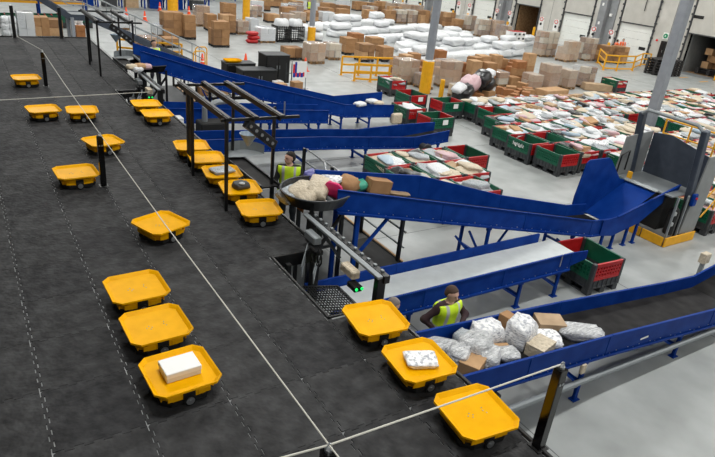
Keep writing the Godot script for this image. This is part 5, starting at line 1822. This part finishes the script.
	for l in lines:
		var A0 := G(l[0][0], l[0][1])
		var B0 := G(l[1][0], l[1][1])
		var dir := (B0 - A0).normalized()
		var turn := atan2(-dir.z, dir.x)
		var go := 0.0
		while go < A0.distance_to(B0):
			var s := Vector3(rng.randf_range(1.6, 2.3), rng.randf_range(0.5, 0.7), rng.randf_range(1.0, 1.2))
			var q := A0 + dir * (go + s.x * 0.5)
			go += s.x + 0.04
			if not claim(q, 1.15, 1.0): continue
			soft("white_bale", q + Vector3(0, s.y * 0.5, 0), s, M.bale_white, "white plastic bale lying on the floor in the bale rows", W, turn, Vector2.ZERO, 0.24, "bale")
			if rng.randf() < 0.5:
				soft("white_bale", q + Vector3(0.1, s.y * 1.42, 0), s * Vector3(0.9, 0.85, 0.9), M.bale_white, "white plastic bale stacked on top of others in the bale rows", W, turn + rng.randf_range(-0.08, 0.08), Vector2.ZERO, 0.24, "bale")
	# loose cartons in the heap between pallets and bins
	var L := "loose cartons heaped before the bin rows"
	for k in 90:
		var q := G(rng.randf_range(474, 528), rng.randf_range(92, 103))
		var s := Vector3(rng.randf_range(0.35, 0.6), rng.randf_range(0.3, 0.55), rng.randf_range(0.35, 0.6))
		if not claim(q, 0.6, 0.6): continue
		carton("loose_carton", q + Vector3(0, s.y * 0.5, 0), s, M[["carton_d", "carton_a", "carton_d"][k % 3]], "loose orange-brown carton heaped before the bin rows", L, rng.randf_range(-0.8, 0.8), Vector2(rng.randf_range(-0.06, 0.06), 0))
	var K := "cartons stacked in the block behind the dark bags"
	for k in 220:
		var q := G(rng.randf_range(456, 528), rng.randf_range(74, 88))
		if k % 4 == 0: q = G(rng.randf_range(390, 440), rng.randf_range(72, 80))
		var s := Vector3(rng.randf_range(0.6, 0.85), rng.randf_range(0.5, 0.8), rng.randf_range(0.6, 0.8))
		var lv := rng.randi() % 3
		if not claim(q, s.x + 0.1, s.z + 0.1): continue
		carton("stacked_carton", q + Vector3(0, s.y * 0.5, 0), s, M[["carton_a", "carton_d", "carton_c"][k % 3]], "brown carton in the crowded block behind the dark bags", K, rng.randf_range(-0.2, 0.2))
		if lv: carton("stacked_carton", q + Vector3(0.04, s.y * 1.5, 0), s * Vector3(0.95, 1.0, 0.95), M[["carton_c", "carton_a", "carton_d"][k % 3]], "brown carton on top of another in the block behind the dark bags", K, rng.randf_range(-0.2, 0.2))
	# bags on the heap
	for e in [[470, 84, 0.9, Vector3(1.25, 0.75, 0.9), "poly_pink", "pale pink sack lying on the dark bags"], [481, 79, 1.1, Vector3(1.1, 0.8, 0.9), "poly_black", "black plastic sack on the heap beside the pink one"], [486, 84, 0.8, Vector3(0.9, 0.8, 0.8), "poly_black", "black sack with white flap below the upper one"], [463, 92, 0.62, Vector3(1.1, 0.7, 0.9), "poly_black", "black and grey sack on the wrapped heap"], [459, 88, 1.0, Vector3(0.8, 0.3, 0.6), "poly_white", "white sheet folded over a black sack"], [489, 74, 1.25, Vector3(0.7, 0.4, 0.6), "poly_white", "white bag end on top of the black sack"]]:
		soft("plastic_sack", G(e[0], e[1], e[2]), e[3], M[e[4]], e[5], "sacks heaped by the loose cartons", 0.4, Vector2(0.1, 0.3), 0.6, "sack")
	for k in 5: soft("poly_mailer", G(520 + 3 * k, 100 - (k % 3) * 2, 0.2), Vector3(0.5, 0.3, 0.4), M.poly_white, "crumpled white wrap lying beside the loose cartons", "white wraps by the loose cartons", 0.6 * k, Vector2(0.2, 0.1))
	carton("long_carton", G(551, 95.5) + Vector3(0, 0.2, 0), Vector3(2.0, 0.36, 0.9), M.carton_c, "long flat tan carton on the floor behind the bins", "", 0.1)
	carton("long_carton", G(597, 90.5) + Vector3(0, 0.22, 0), Vector3(1.9, 0.4, 0.7), M.carton_e, "long tan carton behind the bins near the red bin", "", -0.5)
	# things just beyond the far edge of the deck
	var D := "goods beyond the far edge of the deck"
	for e in [[6, 39, 14, 21, "bags", "white sacks stacked on a pallet beside the far deck edge post"], [23, 39, 15, 25, "white", "tall white wrapped pallet load beyond the deck edge"], [38, 38.5, 15, 20, "kraft", "brown carton pallet beyond the deck edge next to the white wrapped load"], [52, 38.5, 14, 18, "kraft", "brown carton pallet beyond the deck edge before the stair post"], [74, 39, 12, 22, "bags", "white sacks beyond the deck edge behind the stair support"], [77, 40, 9, 14, "orange", "small brown cartons beyond the deck edge by the stair support"]]:
		stack_at(e[0], e[1], e[2], e[3], e[4], e[5], D)
	for k in 7:
		var q := G(4 + 13 * k, 27)
		bin_at(Vector3(q.x, 0, q.z), "green bulk bin in the row under the orange racks", "bulk bins under the orange racks", PI / 2)
	# goods by the far workstation and stairs
	stack_at(162, 37, 22, 12, "white", "low white carton on a pallet in front of the wide carton block", A)
	stack_at(120, 30, 12, 14, "white", "white wrapped pallet seen behind the stair rails", A)
	stack_at(150, 47, 16, 10, "tan", "flat tan cartons on a pallet behind the stair handrail", A)
	stack_at(168, 48, 16, 10, "kraft", "loose brown cartons on a pallet under the stair handrail", A)
	stack_at(137, 46, 14, 9, "tan", "tan cartons on a pallet behind the hi-vis worker", A)
	# cartons in the trailer
	for k in 9:
		carton("stacked_carton", Vector3(51.2 + 0.6 * (k % 2), 0.75 + 0.52 * int(k / 3.0), -27.4 + 0.62 * (k % 3)), Vector3(0.58, 0.5, 0.6), M[["carton_c", "carton_a", "carton_e"][k % 3]], "brown carton stacked on pallets inside the open trailer", "cartons inside the trailer", rng.randf_range(-0.1, 0.1))
	for k in 3: pallet(Vector3(51.4, 0.02 + 0.16 * k, -26.8), 1.6, 2.2, M.wood_dark, "dark pallet under the cartons inside the open trailer", "pallets in the trailer", false)

# ---------------------------------------------------------------- people
# smooth union of tapered capsules, meshed as surface nets; bones = [a, b, ra, rb, colour]
func nets(st: SurfaceTool, bones: Array, cell: float, k: float, paint: Callable, clip: Variant = null) -> void:
	var lo := Vector3.INF
	var hi := -Vector3.INF
	for b in bones:
		var r: float = maxf(b[2], b[3]) + k + cell * 2
		for p in [b[0], b[1]]:
			lo = lo.min(p - Vector3.ONE * r)
			hi = hi.max(p + Vector3.ONE * r)
	var n := Vector3i(((hi - lo) / cell).ceil()) + Vector3i.ONE
	var f := PackedFloat32Array()
	f.resize(n.x * n.y * n.z)
	f.fill(1.0)
	for b in bones:
		var r: float = maxf(b[2], b[3]) + k + cell * 1.5
		var a: Vector3 = b[0]; var ab: Vector3 = b[1] - b[0]
		var l2 := maxf(ab.length_squared(), 1e-8)
		var i0 := Vector3i(((a.min(b[1]) - Vector3.ONE * r - lo) / cell).floor()).max(Vector3i.ZERO)
		var i1 := Vector3i(((a.max(b[1]) + Vector3.ONE * r - lo) / cell).ceil()).min(n - Vector3i.ONE)
		for z in range(i0.z, i1.z + 1):
			for y in range(i0.y, i1.y + 1):
				for x in range(i0.x, i1.x + 1):
					var p := lo + Vector3(x, y, z) * cell
					var t := clampf((p - a).dot(ab) / l2, 0.0, 1.0)
					var d: float = p.distance_to(a + ab * t) - lerpf(b[2], b[3], t)
					var i := x + n.x * (y + n.y * z)
					var o := f[i]
					var h := maxf(k - absf(o - d), 0.0) / k
					f[i] = minf(o, d) - h * h * k * 0.25
	if clip != null:
		for z in n.z:
			for y in n.y:
				for x in n.x:
					var i := x + n.x * (y + n.y * z)
					if f[i] < 0.2: f[i] = maxf(f[i], clip.call(lo + Vector3(x, y, z) * cell))
	var vid := {}
	var pts := PackedVector3Array()
	var sx := 1
	var sy := n.x
	var sz := n.x * n.y
	for z in n.z - 1:
		for y in n.y - 1:
			for x in n.x - 1:
				var i := x + sy * y + sz * z
				var c0 := f[i] < 0
				if c0 == (f[i + sx] < 0) and c0 == (f[i + sy] < 0) and c0 == (f[i + sz] < 0) and c0 == (f[i + sx + sy] < 0) and c0 == (f[i + sx + sz] < 0) and c0 == (f[i + sy + sz] < 0) and c0 == (f[i + sx + sy + sz] < 0): continue
				var acc := Vector3.ZERO
				var cnt := 0
				for e in [[0, 1], [2, 3], [4, 5], [6, 7], [0, 2], [1, 3], [4, 6], [5, 7], [0, 4], [1, 5], [2, 6], [3, 7]]:
					var va := f[i + (e[0] & 1) * sx + ((e[0] >> 1) & 1) * sy + ((e[0] >> 2) & 1) * sz]
					var vb := f[i + (e[1] & 1) * sx + ((e[1] >> 1) & 1) * sy + ((e[1] >> 2) & 1) * sz]
					if (va < 0) == (vb < 0): continue
					var t := va / (va - vb)
					var pa := Vector3(e[0] & 1, (e[0] >> 1) & 1, (e[0] >> 2) & 1)
					var pb := Vector3(e[1] & 1, (e[1] >> 1) & 1, (e[1] >> 2) & 1)
					acc += pa.lerp(pb, t)
					cnt += 1
				vid[i] = pts.size()
				pts.append(lo + (Vector3(x, y, z) + acc / cnt) * cell)
	var emit := func(q: Array, flip: bool) -> void:
		var order := [0, 1, 2, 0, 2, 3] if flip else [0, 2, 1, 0, 3, 2]
		for j in order:
			var p: Vector3 = pts[q[j]]
			st.set_color(paint.call(p))
			st.add_vertex(p)
	for z in range(1, n.z - 1):
		for y in range(1, n.y - 1):
			for x in range(1, n.x - 1):
				var i := x + sy * y + sz * z
				var s := f[i] < 0
				if s != (f[i + sx] < 0): emit.call([vid[i - sy - sz], vid[i - sz], vid[i], vid[i - sy]], not s)
				if s != (f[i + sy] < 0): emit.call([vid[i - sx - sz], vid[i - sx], vid[i], vid[i - sz]], not s)
				if s != (f[i + sz] < 0): emit.call([vid[i - sx - sy], vid[i - sy], vid[i], vid[i - sx]], not s)

# cfg: height, head_yaw, lean, le/lh and re/rh (elbow and hand of each arm, local, x to the person's own left, z forward),
# top, legs, skin, hair, vest colours, fine (detail)
func person(label: String, at: Vector3, turn: float, cfg: Dictionary, group := "") -> void:
	var t := thing("person", label, "person", at, turn, group)
	var s: float = cfg.get("height", 1.75) / 1.75
	var fine: bool = cfg.get("fine", true)
	var top: Color = cfg.top
	var legs: Color = cfg.legs
	var skin := Color(0.58, 0.35, 0.26)
	var lean: float = cfg.get("lean", 0.0)
	var up := func(y: float, z := 0.0) -> Vector3: return Vector3(0, y, z + lean * maxf(0.0, y - 0.95))
	var hip: Vector3 = up.call(0.95)
	var waist: Vector3 = up.call(1.10)
	var chest: Vector3 = up.call(1.32)
	var neck: Vector3 = up.call(1.48)
	var shl := chest + Vector3(0.18, 0.09, 0.0)
	var shr := chest + Vector3(-0.18, 0.09, 0.0)
	var le: Vector3 = cfg.get("le", shl + Vector3(0.06, -0.29, 0.0))
	var lh: Vector3 = cfg.get("lh", le + Vector3(0.0, -0.22, 0.1))
	var re: Vector3 = cfg.get("re", shr + Vector3(-0.06, -0.29, 0.0))
	var rh: Vector3 = cfg.get("rh", re + Vector3(0.0, -0.22, 0.1))
	var torso := [
		[hip + Vector3(0.07, 0, 0), hip + Vector3(-0.07, 0, 0), 0.135, 0.135, legs],
		[hip + Vector3(0.05, 0, 0), waist + Vector3(0.05, 0, 0), 0.125, 0.115, top],
		[hip + Vector3(-0.05, 0, 0), waist + Vector3(-0.05, 0, 0), 0.125, 0.115, top],
		[waist + Vector3(0.05, 0, 0), chest + Vector3(0.08, 0.02, 0), 0.115, 0.125, top],
		[waist + Vector3(-0.05, 0, 0), chest + Vector3(-0.08, 0.02, 0), 0.115, 0.125, top],
		[chest + Vector3(0.08, 0.06, 0), chest + Vector3(-0.08, 0.06, 0), 0.11, 0.11, top],
		[shl, shr, 0.075, 0.075, top],
	]
	var bones := torso.duplicate()
	bones.append([neck + Vector3(0, -0.04, 0), neck + Vector3(0, 0.08, 0.01), 0.058, 0.054, skin])
	for q in [[shl, le, lh], [shr, re, rh]]:
		bones.append([q[0], q[1], 0.066, 0.05, top])
		bones.append([q[1], q[1].lerp(q[2], 0.9), 0.05, 0.034, top])
	var step: float = cfg.get("step", 0.05)
	for sg in [1.0, -1.0]:
		var h0 := hip + Vector3(0.095 * sg, -0.03, 0)
		var kn := Vector3(0.11 * sg, 0.50, 0.03 + step * sg * 0.5)
		var an := Vector3(0.12 * sg, 0.09, -0.02 + step * sg)
		bones.append([h0, kn, 0.098, 0.065, legs])
		bones.append([kn, an, 0.066, 0.046, legs])
		bones.append([an + Vector3(0, -0.04, -0.03), an + Vector3(0.02 * sg, -0.055, 0.15), 0.046, 0.034, Color(0.02, 0.02, 0.02)])
	var paint := func(p: Vector3) -> Color:
		var best := 1e9
		var c := top
		for b in bones:
			var ab: Vector3 = b[1] - b[0]
			var u := clampf((p - b[0]).dot(ab) / maxf(ab.length_squared(), 1e-8), 0.0, 1.0)
			var d: float = p.distance_to(b[0] + ab * u) - lerpf(b[2], b[3], u)
			if d < best:
				best = d
				c = b[4]
		return c
	var st := sm()
	nets(st, bones, 0.016 if fine else 0.03, 0.05, paint)
	# head, on a grid of its own: skull, jaw, nose, ears, brow
	var yaw: float = cfg.get("head_yaw", 0.0)
	var nod: float = cfg.get("nod", 0.0)
	var hb := Basis.from_euler(Vector3(nod, yaw, 0))
	var hc := neck + Vector3(0, 0.155, 0.02)
	var H := func(v: Vector3) -> Vector3: return hc + hb * v
	var head := []
	for q in [[0, 0.035, -0.012, 0, 0.02, 0.012, 0.088, 0.088], [0, -0.02, 0.025, 0, -0.065, 0.055, 0.070, 0.046], [0.03, -0.05, 0.03, -0.03, -0.05, 0.03, 0.045, 0.045], [0, 0.02, 0.092, 0, -0.018, 0.112, 0.010, 0.017], [0.083, 0.02, -0.005, 0.086, -0.015, 0.0, 0.014, 0.011], [-0.083, 0.02, -0.005, -0.086, -0.015, 0.0, 0.014, 0.011], [0.03, 0.035, 0.082, -0.03, 0.035, 0.082, 0.014, 0.014], [0.016, -0.052, 0.088, -0.016, -0.052, 0.088, 0.010, 0.010]]:
		head.append([H.call(Vector3(q[0], q[1], q[2])), H.call(Vector3(q[3], q[4], q[5])), q[6], q[7], skin])
	var eye_l: Vector3 = H.call(Vector3(0.032, 0.012, 0.09))
	var eye_r: Vector3 = H.call(Vector3(-0.032, 0.012, 0.09))
	var mouth: Vector3 = H.call(Vector3(0, -0.052, 0.098))
	var face_paint := func(p: Vector3) -> Color:
		if p.distance_to(eye_l) < 0.013 or p.distance_to(eye_r) < 0.013: return Color(0.04, 0.03, 0.03)
		if absf((p - mouth).y) < 0.007 and p.distance_to(mouth) < 0.028: return Color(0.30, 0.11, 0.09)
		return skin
	nets(st, head, 0.007 if fine else 0.016, 0.022, face_paint)
	# hands: palm, four fingers of unequal length, thumb from the side
	for q in [[le, lh, 1.0], [re, rh, -1.0]]:
		var dir: Vector3 = (q[1] - q[0]).normalized()
		var side: Vector3 = dir.cross(Vector3.UP).normalized() * q[2]
		if dir.cross(Vector3.UP).length() < 0.1: side = Vector3(0, 0, -1) * q[2]
		var dn: Vector3 = -dir.cross(side).normalized() * q[2]
		if dn.y > 0: dn = -dn
		var w: Vector3 = q[0].lerp(q[1], 0.88)
		var hand := [[w, w + dir * 0.05, 0.028, 0.026, skin]]
		for i in 4:
			var off := side * (-0.030 + 0.020 * i)
			var len: float = [0.062, 0.074, 0.078, 0.068][i]
			var base := w + dir * 0.085 + off
			hand.append([w + dir * 0.03 + off * 0.8, base, 0.016, 0.0115, skin])
			var mid := base + (dir * 0.8 + dn * 0.5).normalized() * len * 0.55
			hand.append([base, mid, 0.0105, 0.0095, skin])
			hand.append([mid, mid + (dir * 0.4 + dn).normalized() * len * 0.5, 0.0095, 0.0080, skin])
		var th := w + dir * 0.03 + side * 0.030
		hand.append([w + dir * 0.015 + side * 0.015, th, 0.016, 0.013, skin])
		hand.append([th, th + (dir * 0.8 + side * 0.5 + dn * 0.3).normalized() * 0.045, 0.0125, 0.010, skin])
		hand.append([th + (dir * 0.8 + side * 0.5 + dn * 0.3).normalized() * 0.045, th + (dir + dn * 0.5 + side * 0.2).normalized() * 0.072, 0.010, 0.008, skin])
		if fine: nets(st, hand, 0.005, 0.008, func(_p: Vector3) -> Color: return skin)
		else: nets(st, hand.slice(0, 5), 0.012, 0.01, func(_p: Vector3) -> Color: return skin)
	st.index()
	var body := obj("body", st, M.person, t)
	# hair
	if cfg.has("hair"):
		var hs := sm()
		var hair := []
		for q in [[0, 0.04, -0.018, 0, 0.032, 0.006, 0.097, 0.096], [0.05, 0.0, -0.04, -0.05, 0.0, -0.04, 0.052, 0.052], [0.0, -0.02, -0.05, 0, -0.06, -0.045, 0.05, 0.035]]:
			hair.append([H.call(Vector3(q[0], q[1], q[2])), H.call(Vector3(q[3], q[4], q[5])), q[6], q[7], cfg.hair])
		var inv := hb.inverse()
		nets(hs, hair, 0.008 if fine else 0.018, 0.03, func(_p: Vector3) -> Color: return cfg.hair, func(p: Vector3) -> float:
			var l: Vector3 = inv * (p - hc)
			return l.z - (-0.03 if l.y < 0.0 else (-0.005 if l.y < 0.045 else (-0.005 + (l.y - 0.045) * 1.8))))
		hs.index()
		obj("hair", hs, M.person, t)
	# hi-vis vest over the torso, open at the neck, with pale reflective bands
	if cfg.has("vest"):
		var vs := sm()
		var vb := []
		for b in torso: vb.append([b[0], b[1], b[2] + 0.022, b[3] + 0.022, cfg.vest])
		for sgn in [1.0, -1.0]: vb.append([chest + Vector3(0.10 * sgn, 0.10, 0), chest + Vector3(0.20 * sgn, 0.06, 0), 0.088, 0.086, cfg.vest])
		var silver := Color(0.50, 0.52, 0.50)
		var vest_c: Color = cfg.vest
		var vp := func(p: Vector3) -> Color:
			if absf(p.y - 1.08) < 0.026: return silver
			if absf(absf(p.x) - 0.115) < 0.024 and p.y > 1.08: return silver
			return vest_c
		nets(vs, vb, 0.014 if fine else 0.03, 0.05, vp, func(p: Vector3) -> float:
			return maxf(maxf(0.86 - p.y, absf(p.x) - 0.225), maxf(p.y - (1.475 - 0.0 * p.x), 0.075 - Vector2(p.x, p.z - chest.z).length() if p.y > 1.40 else -1.0)))
		vs.index()
		var v := obj("safety_vest", vs, M.vest, t)
		v.set_meta("label", "bright hi-vis vest with pale reflective bands")
	for c in t.get_children(): c.scale = Vector3.ONE * s

func people() -> void:
	var lime := Color(0.66, 0.92, 0.02)
	var org := Color(0.90, 0.13, 0.02)
	# worker at the tub of the near station
	var p1 := G(289, 151, 2.66)
	person("worker in lime hi-vis vest over a black shirt sorting parcels at the near tub", Vector3(p1.x + 0.02, 0.90, p1.z + 0.03), deg_to_rad(-30), {"top": Color(0.012, 0.012, 0.014), "legs": Color(0.015, 0.016, 0.02), "hair": Color(0.012, 0.008, 0.006), "vest": lime, "head_yaw": deg_to_rad(-55), "lean": 0.10, "height": 1.76,
		"le": Vector3(0.30, 1.15, 0.10), "lh": Vector3(0.20, 1.10, 0.36), "re": Vector3(-0.27, 1.14, 0.16), "rh": Vector3(-0.10, 1.12, 0.42)})
	# man between the two belts
	var p2 := G(450, 286, 1.79)
	person("man in lime hi-vis vest over a dark maroon jumper between two belts", Vector3(p2.x, 0.0, p2.z), deg_to_rad(4), {"top": Color(0.035, 0.014, 0.018), "legs": Color(0.03, 0.035, 0.05), "hair": Color(0.06, 0.035, 0.022), "vest": lime, "head_yaw": deg_to_rad(12), "nod": 0.25, "lean": 0.08, "height": 1.80,
		"le": Vector3(0.32, 1.22, 0.14), "lh": Vector3(-0.02, 1.20, 0.36), "re": Vector3(-0.38, 1.22, -0.06), "rh": Vector3(-0.22, 1.03, 0.12)})
	# person hidden behind the robot tray
	var p3 := G(393, 299, 1.66)
	person("person in hi-vis vest half hidden behind a tray robot at the deck edge", Vector3(p3.x, 0.0, p3.z), deg_to_rad(80), {"top": Color(0.05, 0.05, 0.06), "legs": Color(0.03, 0.03, 0.04), "hair": Color(0.20, 0.17, 0.15), "vest": lime, "height": 1.66, "nod": 0.4})
	# worker at the far station
	var p4 := G(133, 27, 2.66)
	person("worker in lime hi-vis vest at the far workstation behind the canopy", Vector3(clampf(p4.x, 4.9, 6.4), 0.90, clampf(p4.z, -23.4, -19.6)), deg_to_rad(20), {"top": Color(0.45, 0.46, 0.45), "legs": Color(0.02, 0.02, 0.03), "hair": Color(0.012, 0.01, 0.008), "vest": lime, "fine": false})
	# two dock workers in orange
	for k in 2:
		var q := G([621.5, 627.5][k], [50, 49][k], 1.0)
		person(["dock worker in orange hi-vis with face turned to the other", "dock worker in orange hi-vis standing next to the bollard side"][k], Vector3(q.x, 0.0, q.z - 0.6), deg_to_rad([60, -40][k]), {"top": org, "legs": Color(0.02, 0.02, 0.03), "hair": Color(0.012, 0.01, 0.008), "vest": org, "fine": false})
	var p7 := G(309, 7, 1.0)
	person("distant worker in lime hi-vis vest beyond the white bales", Vector3(p7.x, 0.0, p7.z), 0.3, {"top": Color(0.03, 0.03, 0.04), "legs": Color(0.02, 0.02, 0.03), "hair": Color(0.012, 0.01, 0.008), "vest": lime, "fine": false})

const LAMP_POWER := 80.0
func _ready() -> void:
	rng.seed = 20
	var cam := Camera3D.new()
	cam.name = "camera"
	add_child(cam)
	cam.position = CAM_POS
	cam.rotation_order = EULER_ORDER_YXZ
	cam.rotation_degrees = CAM_ROT
	cam.keep_aspect = Camera3D.KEEP_HEIGHT
	cam.fov = rad_to_deg(2.0 * atan(228.5 / FOCAL))
	cam.near = 0.1
	cam.far = 300.0
	cam.current = true
	var e := Environment.new()
	e.background_mode = Environment.BG_COLOR
	e.background_color = Color(0.0, 0.0, 0.0)
	e.tonemap_mode = Environment.TONE_MAPPER_LINEAR
	e.tonemap_exposure = 0.62
	e.sdfgi_enabled = true
	e.ssao_enabled = true
	e.ssil_enabled = true
	var we := WorldEnvironment.new()
	we.name = "environment"
	we.environment = e
	add_child(we)
	materials()
	lamps()
	hall()
	deck()
	posts_and_ropes()
	robots()
	conveyors()
	tipper()
	station(0.0, "near workstation")
	station(-11.1, "far workstation")
	dock_wall()
	site_things()
	stairs()
	edge_posts()
	far_racks()
	under_conveyor()
	bins()
	conveyor_parcels()
	pallet_goods()
	people()
